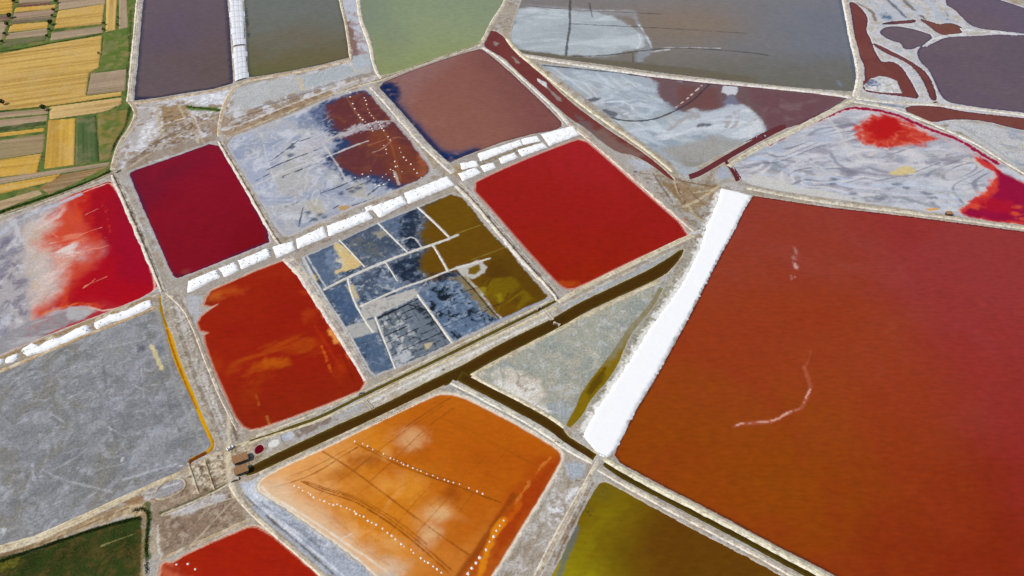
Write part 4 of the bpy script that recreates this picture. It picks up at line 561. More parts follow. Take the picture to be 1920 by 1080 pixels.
cv.spot(265, 654, 8, 6, (90, 92, 104), .6, .8, wob=.8, ws=1); cv.spot(300, 655, 14, 14, (104, 110, 122), .8, .6, wob=.8, ws=2); cv.spot(6, 995, 8, 6, (206, 206, 208), .6, .8, wob=.8, ws=1.5); cv.spot(229, 862, 3, 6, (206, 204, 200), .6, .8)
cv.line([(284, 648), (292, 665), (298, 680), (304, 692)], 6, (212, 198, 150), 1.5, 1.5, 2.5, .9); cv.line([(292, 580), (305, 615), (318, 690), (352, 780), (380, 835)], 5, (158, 156, 152), 4, 1, 6, .7)
tri = [(885, 702), (960, 664), (1080, 602), (1180, 556), (1245, 528), (1240, 560), (1175, 650), (1100, 750), (1062, 800), (1010, 772), (940, 735)]
cv.poly(tri, (166, 166, 152), 3, 2, 8); cv.mott((150, 156, 148), 12, .48, .64, .8, tri, 5); cv.mott((180, 172, 154), 9, .52, .68, .7, tri, 5); cv.mott((196, 198, 196), 4, .6, .7, .6, tri, 5); cv.poly([(905, 700), (960, 690), (1010, 715), (1020, 760), (960, 735)], (210, 200, 184), 5, 5, 8, .9, mott=.3, ms=5); cv.poly([(930, 715), (1000, 722), (1012, 735), (990, 745), (1040, 772), (1020, 778), (960, 748)], (226, 222, 212), 3, 4, 5, .9); cv.mott((150, 126, 98), 4, .52, .68, .7, [(960, 700), (1010, 705), (1000, 740), (970, 735)], 4); cv.line([(1035, 640), (1090, 640), (1122, 660), (1116, 690), (1090, 700)], 2.5, (188, 182, 166), 2, 1, 5, .7); cv.marble((146, 150, 146), 25, 5, .25, .5, tri, 6, seed=71); cv.line([(1065, 640), (1100, 650), (1118, 665), (1112, 690)], 3, (190, 182, 164), 2, 1.5, 5, .6); cv.line([(1230, 560), (1165, 655), (1120, 700)], 2, (190, 184, 164), 1.5, 1, 5, .6); cv.line([(1035, 765), (1060, 750)], 1.2, (206, 200, 180), .8, .4, 3, .7)
cv.poly([(1020, 760), (1062, 750), (1080, 770), (1060, 795)], (160, 166, 170), 5, 4, 6, .7)
cv.poly([(1255, 530), (1300, 470), (1325, 430), (1335, 400), (1310, 475), (1265, 550), (1190, 655), (1110, 775), (1090, 800), (1080, 785), (1150, 690)], (164, 158, 142), 3, 2, 5, .9); cv.mott((206, 200, 178), 3, .52, .64, .7, [(1255, 530), (1310, 475), (1190, 660), (1090, 800), (1150, 690)], 4); cv.mott((120, 108, 84), 2.5, .58, .7, .6, [(1300, 440), (1330, 420), (1180, 660), (1090, 800), (1150, 680)], 4)
# rough ground right of the red pond
cv.poly([(1100, 250), (1190, 296), (1260, 340), (1340, 350), (1345, 380), (1325, 430), (1300, 430), (1200, 340)], (174, 168, 160), 3, 2, 8); cv.mott((140, 124, 100), 5, .54, .66, .8, [(1190, 320), (1350, 345), (1330, 430), (1300, 430)], 4); cv.poly([(1245, 330), (1300, 348), (1350, 350), (1342, 375), (1300, 402), (1280, 395), (1262, 345)], (150, 122, 84), 4, 4, 6, .8, mott=.4, ms=4); cv.poly([(1180, 300), (1215, 296), (1230, 312), (1195, 322)], (180, 184, 192), 3, 2, 6, .85); cv.poly([(1268, 318), (1295, 310), (1312, 322), (1290, 336)], (170, 180, 188), 3, 2, 6, .9); cv.poly([(1345, 318), (1362, 312), (1370, 332), (1350, 340)], (168, 176, 190), 3, 2, 5, .85)
cv.poly([(1240, 340), (1268, 345), (1290, 385), (1278, 385)], (140, 112, 72), 3, 2, 5, .8)
for l, wd, c_ in (([(1265, 335), (1300, 344), (1340, 350)], 4, (120, 92, 58)), ([(1262, 332), (1270, 355), (1284, 380), (1310, 410), (1335, 430)], 5, (190, 176, 150)), ([(1268, 345), (1275, 365), (1285, 380)], 3, (106, 62, 52)), ([(1350, 348), (1325, 365), (1300, 380), (1280, 388)], 5, (196, 178, 148)), ([(1200, 325), (1240, 330), (1262, 335)], 3, (150, 120, 84)), ([(1300, 400), (1330, 425)], 4, (170, 150, 110)), ([(1090, 262), (1200, 356), (1298, 432)], 5, (190, 172, 156)), ([(1185, 295), (1198, 305), (1228, 310)], 2, (206, 206, 210))): cv.line(l, wd, c_, 1.5, 1, 4, .85)
cv.line([(1298, 438), (1310, 434), (1320, 430)], 6, (214, 212, 208), 2, 1, 3, .8); cv.line([(1318, 418), (1322, 440), (1305, 470)], 5, (110, 104, 94), 3, 2, 3, .7); cv.spot(1286, 411, 4, 3, (160, 90, 50), .7, .8)
# verges of the dark canal and the road above it
cv.poly([(690, 745), (850, 668), (1000, 596), (1042, 578), (1042, 596), (980, 628), (860, 690), (760, 742), (700, 765)], (196, 188, 172), 3, 2, 6, .85, mott=.3, ms=5); cv.mott((222, 218, 210), 4, .52, .64, .8, [(700, 748), (850, 676), (1040, 585), (1040, 598), (860, 692), (700, 762)], 3); cv.mott((132, 106, 82), 2.6, .52, .64, .8, [(690, 775), (780, 732), (850, 700), (1030, 605), (1030, 612), (880, 690), (700, 778)], 4)
cv.poly([(1052, 578), (1140, 530), (1250, 478), (1276, 470), (1240, 495), (1130, 545), (1058, 588)], (166, 170, 172), 3, 2, 6, .9); cv.mott((206, 206, 208), 4, .55, .66, .7, [(1060, 575), (1150, 530), (1140, 540), (1070, 585)], 3); cv.poly([(560, 800), (680, 752), (690, 768), (600, 815), (545, 830)], (176, 172, 168), 3, 2, 5, .8); cv.poly([(540, 806), (620, 776), (632, 786), (560, 822)], (124, 100, 80), 3, 3, 4, .75, mott=.4, ms=3); cv.poly([(610, 765), (680, 745), (684, 758), (630, 780)], (176, 184, 192), 3, 3, 5, .8)
cv.mott((120, 100, 80), 2.2, .56, .66, .7, [(500, 880), (560, 850), (830, 720), (836, 728), (560, 862)], 3); cv.mott((216, 208, 190), 2.5, .55, .66, .6, [(500, 900), (830, 725), (836, 735), (520, 886)], 3)
# west road zone, pump house yard
zone = [(306, 545), (345, 545), (372, 600), (386, 650), (420, 740), (452, 800), (470, 812), (450, 850), (430, 900), (405, 846), (380, 790), (340, 700), (318, 620)]
cv.poly(zone, (172, 162, 148), 3, 2, 6); 
for a, c_, o in ((2, (190, 174, 150), .7), (10, (130, 116, 100), .6), (16, (196, 190, 184), .7), (24, (150, 132, 112), .6), (30, (200, 196, 192), .7), (36, (140, 122, 100), .6), (44, (186, 184, 186), .7), (52, (156, 142, 122), .5)):
    cv.line([(312+a*.7, 556), (330+a*.8, 620), (356+a*.86, 700), (390+a*.8, 780), (412+a*.7, 830)], 3.5, c_, 2, 1.2, 4, o)
cv.mott((126, 110, 94), 2.5, .58, .7, .6, zone, 3); cv.mott((206, 200, 194), 2.5, .58, .7, .6, zone, 3); cv.poly([(350, 550), (380, 556), (376, 590), (366, 606), (352, 575)], (182, 184, 188), 3, 3, 5, .85)
yard = [(345, 880), (395, 850), (430, 836), (470, 826), (500, 840), (470, 880), (440, 905), (400, 925), (360, 925)]
cv.poly(yard, (176, 158, 132), 3, 2, 5, .9); cv.mott((122, 98, 68), 4, .5, .64, .8, yard, 3); cv.mott((206, 196, 174), 2.5, .54, .66, .7, yard, 3); cv.line([(424, 835), (428, 870), (430, 905)], 9, (196, 178, 150), 2, 1, 4, .9); cv.line([(436, 866), (440, 880), (436, 900)], 5, (178, 172, 170), 2, .6, 4, .8)
brn = [(285, 935), (340, 905), (420, 920), (440, 930), (460, 975), (400, 1005), (310, 1040), (290, 1000)]
cv.poly(brn, (150, 128, 106), 4, 3, 6, .9); cv.poly([(292, 985), (430, 940), (455, 968), (310, 1030)], (140, 116, 98), 3, 2, 5, .85, mott=.3, ms=3); cv.mott((182, 164, 142), 3, .54, .66, .7, brn, 3); cv.mott((104, 84, 66), 2.5, .58, .7, .6, brn, 3); cv.poly([(295, 915), (340, 898), (348, 915), (300, 936), (288, 930)], (164, 158, 158), 3, 1.5, 5, .9, smooth=1); cv.line([(300, 918), (330, 906)], 2, (206, 204, 204), 1, .8, 3, .8); cv.poly([(225, 940), (270, 928), (280, 950), (240, 950)], (144, 104, 62), 3, 3, 5, .8); cv.poly([(268, 930), (278, 928), (284, 945), (274, 948)], (196, 192, 188), 2, 1, 3, .9, smooth=1); cv.poly([(320, 955), (400, 925), (430, 925), (420, 938), (340, 968), (318, 968)], (196, 194, 196), 3, 3, 5, .85, mott=.3, ms=3)
cv.poly([(220, 950), (270, 940), (285, 935), (282, 990), (270, 975), (240, 965), (130, 1000), (40, 1040), (0, 1045), (0, 1035)], (160, 134, 98), 3, 2, 5, .85); cv.mott((206, 184, 150), 3, .52, .64, .7, [(240, 945), (290, 940), (260, 970), (60, 1030), (60, 1022)], 3); cv.line([(430, 945), (380, 1000), (345, 1035)], 2.5, (196, 180, 156), 1.5, .6, 4, .8)
grs = [(-120, 1090), (0, 1048), (60, 1036), (150, 1000), (245, 972), (268, 970), (266, 1000), (262, 1140), (-120, 1140)]
cv.poly(grs, (60, 66, 28), 2, 1.5, 5); cv.mott((90, 76, 38), 7, .46, .62, .8, grs, 4); cv.mott((48, 66, 24), 5, .52, .66, .8, grs, 4); cv.line([(-20, 1050), (60, 1034), (150, 1000), (245, 972), (264, 972)], 5, (28, 34, 18), 2, 1, 4, .9); cv.line([(190, 1024), (220, 1012), (250, 1002)], 2, (150, 142, 92), 1.2, .6, 3, .8); cv.poly([(0, 1045), (40, 1044), (30, 1065), (0, 1070)], (120, 112, 40), 5, 4, 4, .7); cv.line([(276, 945), (282, 965), (276, 1000), (272, 1030), (278, 1045)], 8, (76, 92, 42), 2.5, 1.5, 4, .85); cv.line([(270, 975), (268, 1030), (266, 1090)], 4, (150, 120, 64), 1.5, .6, 4, .8); cv.line([(288, 985), (290, 1040), (294, 1080)], 5, (178, 164, 140), 2, 1, 4, .8)
# margins of the orange pond and the ground east of it
cv.poly([(452, 912), (486, 902), (500, 930), (600, 1000), (700, 1075), (760, 1140), (690, 1140), (560, 1030), (480, 960)], (172, 178, 192), 3, 2, 6, .9); cv.mott((214, 216, 222), 4, .5, .64, .85, [(450, 915), (490, 905), (600, 1000), (720, 1100), (680, 1100), (560, 1010)], 4, ang=-35, st=4); cv.mott((128, 134, 146), 3, .56, .68, .7, [(450, 915), (490, 905), (600, 1000), (720, 1100), (680, 1100), (560, 1010)], 4, ang=-35, st=4); cv.poly([(445, 905), (470, 900), (490, 888), (500, 896), (480, 920), (500, 945), (470, 940)], (196, 202, 212), 3, 3, 5, .8)
cv.line([(455, 925), (500, 968), (560, 1018), (610, 1062), (650, 1100)], 3, (92, 84, 58), 1.5, 1, 4, .8); cv.line([(448, 935), (500, 985), (560, 1040), (610, 1090)], 7, (182, 170, 150), 3, 1.5, 4, .8); cv.line([(840, 724), (900, 752), (970, 790), (1050, 836)], 3, (150, 156, 160), 2, 1, 4, .7)
es = [(1060, 860), (1115, 868), (1095, 925), (1050, 1000), (1000, 1090), (985, 1140), (920, 1140), (950, 1050), (990, 985), (1025, 925)]
cv.poly(es, (174, 164, 150), 3, 2, 6, .9); cv.mott((150, 132, 112), 4, .52, .66, .7, es, 3, ang=60, st=3); cv.mott((204, 200, 196), 3, .55, .66, .7, es, 3); cv.poly([(1060, 868), (1098, 870), (1095, 895), (1070, 900)], (168, 178, 188), 4, 3, 5, .8); cv.poly([(1066, 920), (1084, 912), (1080, 925), (1064, 940)], (226, 226, 228), 2, 1.5, 3, .95); cv.mott((228, 228, 230), 3, .5, .6, .95, [(1025, 945), (1065, 930), (1055, 965), (1030, 985)], 5); cv.mott((126, 102, 78), 4, .5, .64, .7, [(1090, 920), (1108, 915), (1050, 1030), (1020, 1090), (1010, 1080)], 4)
# spits, island and flats at the upper right
ur = [(1575, -150), (1600, -10), (1640, -20), (1770, -20), (1830, 50), (2080, 70), (2080, 240), (1900, 240), (1830, 225), (1760, 235), (1700, 215), (1600, 190), (1612, 140), (1600, 60)]
cv.poly(ur, (202, 200, 202), 3, 2, 8, .95); cv.mott((186, 176, 160), 6, .5, .64, .8, ur, 4); cv.mott((172, 180, 190), 6, .54, .68, .7, ur, 4); cv.poly([(1660, 0), (1690, 5), (1698, 36), (1655, 40), (1640, 20)], (186, 190, 198), 3, 3, 6, .8); cv.spot(1662, 32, 9, 6, (60, 100, 130), .8, .85, wob=.8, ws=2)
for l, wd, c_ in (([(1605, 5), (1635, 20), (1642, 38)], 5, (120, 104, 90)), ([(1665, 0), (1680, 14), (1698, 32)], 6, (96, 96, 110)), ([(1695, 0), (1712, 18), (1735, 36)], 7, (112, 106, 104)), ([(1720, -10), (1750, 10), (1760, 30), (1790, 45)], 10, (180, 190, 202)), ([(1775, 38), (1778, 30), (1772, 20)], 2, (110, 126, 150)), ([(1700, 20), (1725, 25)], 12, (196, 200, 208)), ([(1615, 188), (1660, 196), (1700, 202)], 5, (120, 134, 150)), ([(1590, 0), (1600, 70), (1615, 140), (1610, 170)], 4, (186, 174, 150))): cv.line(l, wd, c_, 2.5, 1.5, 5, .85)
cv.poly([(1790, 228), (1850, 232), (1920, 250), (2080, 280), (2080, 400), (1920, 325), (1850, 275), (1800, 248), (1770, 240)], (196, 196, 198), 3, 2, 8, .9); cv.mott((150, 158, 176), 5, .5, .64, .8, [(1790, 235), (1900, 248), (2000, 300), (1920, 320)], 4, ang=-25, st=2); cv.mott((186, 178, 160), 6, .52, .66, .7, [(1840, 240), (1920, 250), (2000, 300), (1900, 290)], 4); cv.line([(1800, 236), (1850, 268), (1920, 318)], 5, (170, 172, 164), 2, 1, 5, .8); cv.poly([(1890, 238), (1915, 240), (1918, 252), (1895, 248)], (160, 166, 180), 2, 2, 3, .8)
for l, wd, c_, o in (([(262, 262), (300, 236), (340, 222), (405, 208)], 2.5, (226, 222, 216), .8), ([(255, 285), (300, 262), (360, 240)], 2, (120, 98, 74), .8), ([(300, 205), (306, 246)], 2, (222, 220, 218), .8), ([(352, 186), (358, 205), (376, 248)], 2.5, (214, 206, 194), .8), ([(420, 245), (500, 214), (560, 190), (640, 160), (690, 146)], 3, (214, 206, 196), .85), ([(425, 256), (500, 226), (570, 198), (640, 170), (690, 158)], 2.2, (206, 190, 164), .85), ([(430, 226), (500, 204), (560, 184)], 2, (118, 104, 92), .75),
    ([(690, 756), (780, 712), (900, 655), (1035, 592)], 4, (226, 222, 214), .75), ([(700, 774), (790, 732), (858, 696)], 4, (136, 110, 86), .8), ([(890, 686), (960, 650), (1030, 612)], 4, (140, 114, 90), .7), ([(1060, 582), (1150, 538), (1250, 488)], 2.5, (208, 196, 170), .8), ([(1056, 572), (1150, 524), (1280, 462)], 2, (212, 202, 180), .7), ([(500, 882), (600, 838), (700, 790), (830, 726)], 2.2, (118, 98, 74), .7), ([(494, 894), (600, 846), (700, 800), (830, 734)], 2, (226, 220, 206), .8),
    ([(850, 722), (930, 762), (1010, 806), (1050, 834)], 2, (120, 122, 120), .6), ([(858, 734), (930, 770), (1020, 820)], 2.5, (226, 222, 212), .7), ([(1100, 905), (1070, 965), (1030, 1035), (1005, 1085)], 2.5, (214, 206, 194), .7), ([(1112, 905), (1092, 950), (1060, 1010), (1040, 1060)], 3, (120, 92, 62), .7), ([(1040, 905), (1010, 960), (970, 1030)], 3, (146, 132, 116), .5), ([(470, 935), (520, 978), (580, 1026), (650, 1085)], 2.5, (226, 228, 232), .8), ([(478, 930), (530, 975), (600, 1025)], 1.8, (112, 118, 130), .7), ([(470, 910), (474, 925), (490, 940)], 3, (232, 234, 238), .8),
    ([(326, 560), (350, 625), (382, 715), (420, 800)], 2, (222, 216, 210), .7), ([(318, 575), (340, 640), (372, 730), (405, 810)], 1.8, (112, 98, 80), .7), ([(340, 562), (364, 628), (396, 715), (430, 792)], 2, (126, 110, 90), .7), ([(438, 800), (444, 826)], 3, (110, 92, 54), .8), ([(300, 962), (345, 945), (395, 922), (432, 902)], 3, (84, 84, 48), .85), ([(305, 968), (350, 951), (400, 928)], 2, (214, 204, 184), .8), ([(296, 985), (296, 1030), (306, 1044)], 3, (214, 206, 194), .8), ([(322, 970), (380, 950), (436, 934)], 2.5, (206, 196, 180), .7), ([(390, 862), (398, 890), (406, 920)], 6, (112, 84, 58), .75), ([(404, 888), (424, 880)], 5, (206, 190, 164), .8), ([(372, 872), (380, 895), (386, 920)], 4, (96, 74, 54), .7),
    ([(60, 1000), (150, 962), (250, 916), (330, 880)], 2, (150, 150, 152), .7), ([(0, 1042), (100, 1012), (200, 968), (240, 952)], 2.5, (128, 100, 70), .7), ([(1195, 330), (1215, 355), (1250, 390), (1290, 425)], 3, (200, 186, 164), .7), ([(1225, 325), (1240, 350), (1262, 380)], 2.5, (106, 80, 52), .8), ([(1290, 352), (1310, 375), (1330, 390)], 2.5, (112, 86, 56), .7), ([(1300, 362), (1335, 356)], 2, (206, 192, 166), .7), ([(1290, 390), (1320, 412), (1332, 420)], 3, (112, 92, 60), .7)): cv.line(l, wd, c_, 1.1, .9, 4, o)
cv.poly([(296, 912), (336, 897), (346, 904), (342, 917), (306, 934), (292, 928)], (162, 158, 160), 2, 1, 4, .95, smooth=1); cv.line([(300, 917), (318, 911), (334, 905)], 2, (222, 220, 218), 1, 1, 2, .8)
for _ in range(160):                                # clods and scrape marks on the bare ground
    zz = rng.choice(((700, 755, 1040, 600), (1195, 320, 1330, 425), (350, 870, 430, 925), (310, 560, 440, 820), (960, 1060, 1100, 890), (260, 300, 410, 205), (430, 250, 690, 150), (1080, 790, 1310, 450))); t_ = rng.random(); u0 = zz[0]+(zz[2]-zz[0])*t_+rng.uniform(-14, 14); v0 = zz[1]+(zz[3]-zz[1])*t_+rng.uniform(-9, 9)
    cv.spot(u0, v0, rng.uniform(1.2, 4), rng.uniform(.8, 2.2), rng.choice(((110, 88, 64), (226, 222, 216), (132, 118, 100), (90, 80, 66))), .6, rng.uniform(.4, .85), wob=.6)
cv.line([(1346, 362), (1334, 402), (1320, 430), (1310, 468), (1292, 502), (1272, 540), (1218, 612), (1164, 698), (1112, 774), (1094, 808)], 11, (236, 234, 228), 4, 4, 3, .85); cv.mott((128, 114, 92), 2, .58, .7, .8, [(1325, 380), (1335, 402), (1300, 480), (1215, 612), (1100, 785), (1086, 795), (1190, 630), (1290, 480)], 3)
cv.mott((96, 76, 54), 2.2, .55, .66, .85, [(368, 872), (432, 840), (436, 900), (392, 922), (372, 918)], 4); cv.mott((222, 210, 186), 2, .56, .66, .8, [(350, 880), (432, 840), (440, 900), (360, 930)], 4); cv.line([(428, 770), (430, 836), (428, 870), (431, 905), (440, 930)], 7, (212, 196, 168), 2, .8, 4, .9); cv.line([(425, 840), (470, 826), (520, 808)], 3, (216, 202, 174), 1.2, .6, 3, .85)
cv.poly([(350, 198), (372, 200), (412, 202), (412, 210), (372, 208), (352, 206)], (94, 118, 50), 2.5, 2, 4, .9); cv.mott((236, 236, 238), 3, .54, .66, .8, [(262, 250), (292, 206), (300, 250), (256, 285)], 4); cv.mott((236, 236, 240), 3, .54, .66, .8, [(330, 186), (430, 170), (420, 196), (350, 196)], 3); cv.mott((110, 84, 62), 2.5, .56, .68, .8, [(300, 205), (400, 215), (405, 245), (300, 280), (240, 310), (300, 250)], 4)
# salt crust along every shore
for k, q in enumerate(PONDS):
    i = np.nonzero((own == k) & (sd < q[8]*3+2))[0]
    if len(i):
        n_ = fbm(GX[i], GY[i], 4, 3, k+40)
        cv.mix(i, (1-sstep(q[8]*.4, q[8]*(1.4+1.6*n_), sd[i]))*(.55+.45*n_), q[7], None)
cv.grain(.13, 1.6); cv.grain(.06, 6)
GZ = (fbm(GX, GY, 9, 4, 77)-.5)*.25*sstep(.5, 4, sd)*(np.hypot(GX, GY-450) < 900)+np.where(own >= 0, -1.0*(1-sstep(-.75, .75, sd)), 0)
ground = obj('ground', mesh_np('ground', np.stack([GX, GY, GZ], 1), F, M_soil, cv.c, cv.w), 'grey and tan salt flat spreading between all the ponds', 'ground', None, 'structure')
# ------------------------------------------------------------------ embankments and roads: raised strips with crusted shoulders and worn tops
def bank(name, label, pts, wpx, h=.8, col=(182, 168, 146), edge=(206, 200, 188), rut=(150, 132, 108), rop=.6, cat='embankment', spot=.4, cols=None, parent=None, zoff=0):
    p = sm(pts, 2, False); Pw = np.array([G(*q) for q in p]); seg = np.hypot(*np.diff(Pw, axis=0).T); run = np.concatenate([[0], np.cumsum(seg)])
    n = max(4, int(run[-1]/.9)); t = np.linspace(0, run[-1], n); cx = np.interp(t, run, Pw[:, 0]); cy = np.interp(t, run, Pw[:, 1])
    wv = wpx if hasattr(wpx, '__len__') else [wpx]
    k = np.interp(t, run, [mpp(*q) for q in p]); hw = np.interp(t/run[-1], np.linspace(0, 1, len(wv)), wv)*k/2
    tx = np.gradient(cx); ty = np.gradient(cy); L = np.hypot(tx, ty); nx, ny = ty/L, -tx/L
    fr = np.array([-1.5, -1.12, -.85, -.6, -.36, -.12, .12, .36, .6, .85, 1.12, 1.5]); pr = np.array([-.75, -.02, .55, .92, 1, .97, .97, 1, .92, .55, -.02, -.75])
    seed = rng.randint(0, 99); wl = 1+(fbm(t, t*0+seed, 9, 4, seed)-.5)*.35; wr = 1+(fbm(t, t*0+seed+40, 9, 4, seed+1)-.5)*.35
    O = fr[None]*hw[:, None]*np.where(fr[None] < 0, wl[:, None], wr[:, None])
    X = cx[:, None]+nx[:, None]*O; Y = cy[:, None]+ny[:, None]*O
    ends = np.minimum(1, np.minimum(t, run[-1]-t)/2.0+.15)
    Z = np.where(pr[None] > 0, pr[None]*h*ends[:, None], pr[None]*np.ones_like(X))+np.where(pr[None] > .5, (fbm(X.ravel(), Y.ravel(), 2.2, 3, seed).reshape(X.shape)-.5)*.3*min(1, h), 0)
    Z = Z+zoff; m, q = X.shape; idx = np.arange(m*q).reshape(m, q)
    F = np.stack([idx[:-1, :-1].ravel(), idx[:-1, 1:].ravel(), idx[1:, 1:].ravel(), idx[1:, :-1].ravel()], 1)[:, ::-1]
    x, y = X.ravel(), Y.ravel(); col, edge, rut = [tuple(min(240, c*1.07+4) for c in col), tuple(min(244, c*1.10+6) for c in edge), tuple(c*.88 for c in rut)]; cvb = Canvas(x, y, col); f = np.abs(np.broadcast_to(fr, X.shape).ravel()); i = np.arange(len(x)); sgn = np.broadcast_to(fr, X.shape).ravel()
    cvb.mix(i, sstep(.5, .9, f+cvb.wob(i, .25, 3))*.85, edge, None); cvb.mix(i, (1-sstep(.05, .2, np.abs(f-.3)+cvb.wob(i, .08, 6)))*rop, rut, None)
    if spot: cvb.mix(i, sstep(.6, .7, fbm(x, y, 2.2, 3, seed+3))*spot, (128, 108, 86), None)
    cvb.mix(i, sstep(.56, .72, fbm(x, y, 5, 3, seed+5))*.6, (228, 218, 194), None)
    if cols:                                        # a stripe of another colour along one line of the strip
        for c_, at, wd, op in cols: cvb.mix(i, (1-sstep(wd*.6, wd, np.abs(sgn-at)+cvb.wob(i, .12, 4)))*op, c_, None)
    cvb.grain(.12, 1.5)
    return obj(name, mesh_np(name, np.stack([x, y, Z.ravel()], 1), F, M_soil, cvb.c, cvb.w), label, cat if label else None, None, None if parent else 'structure', parent)
B, E = 'embankment', 'dirt_road'
CR = (210, 200, 178)
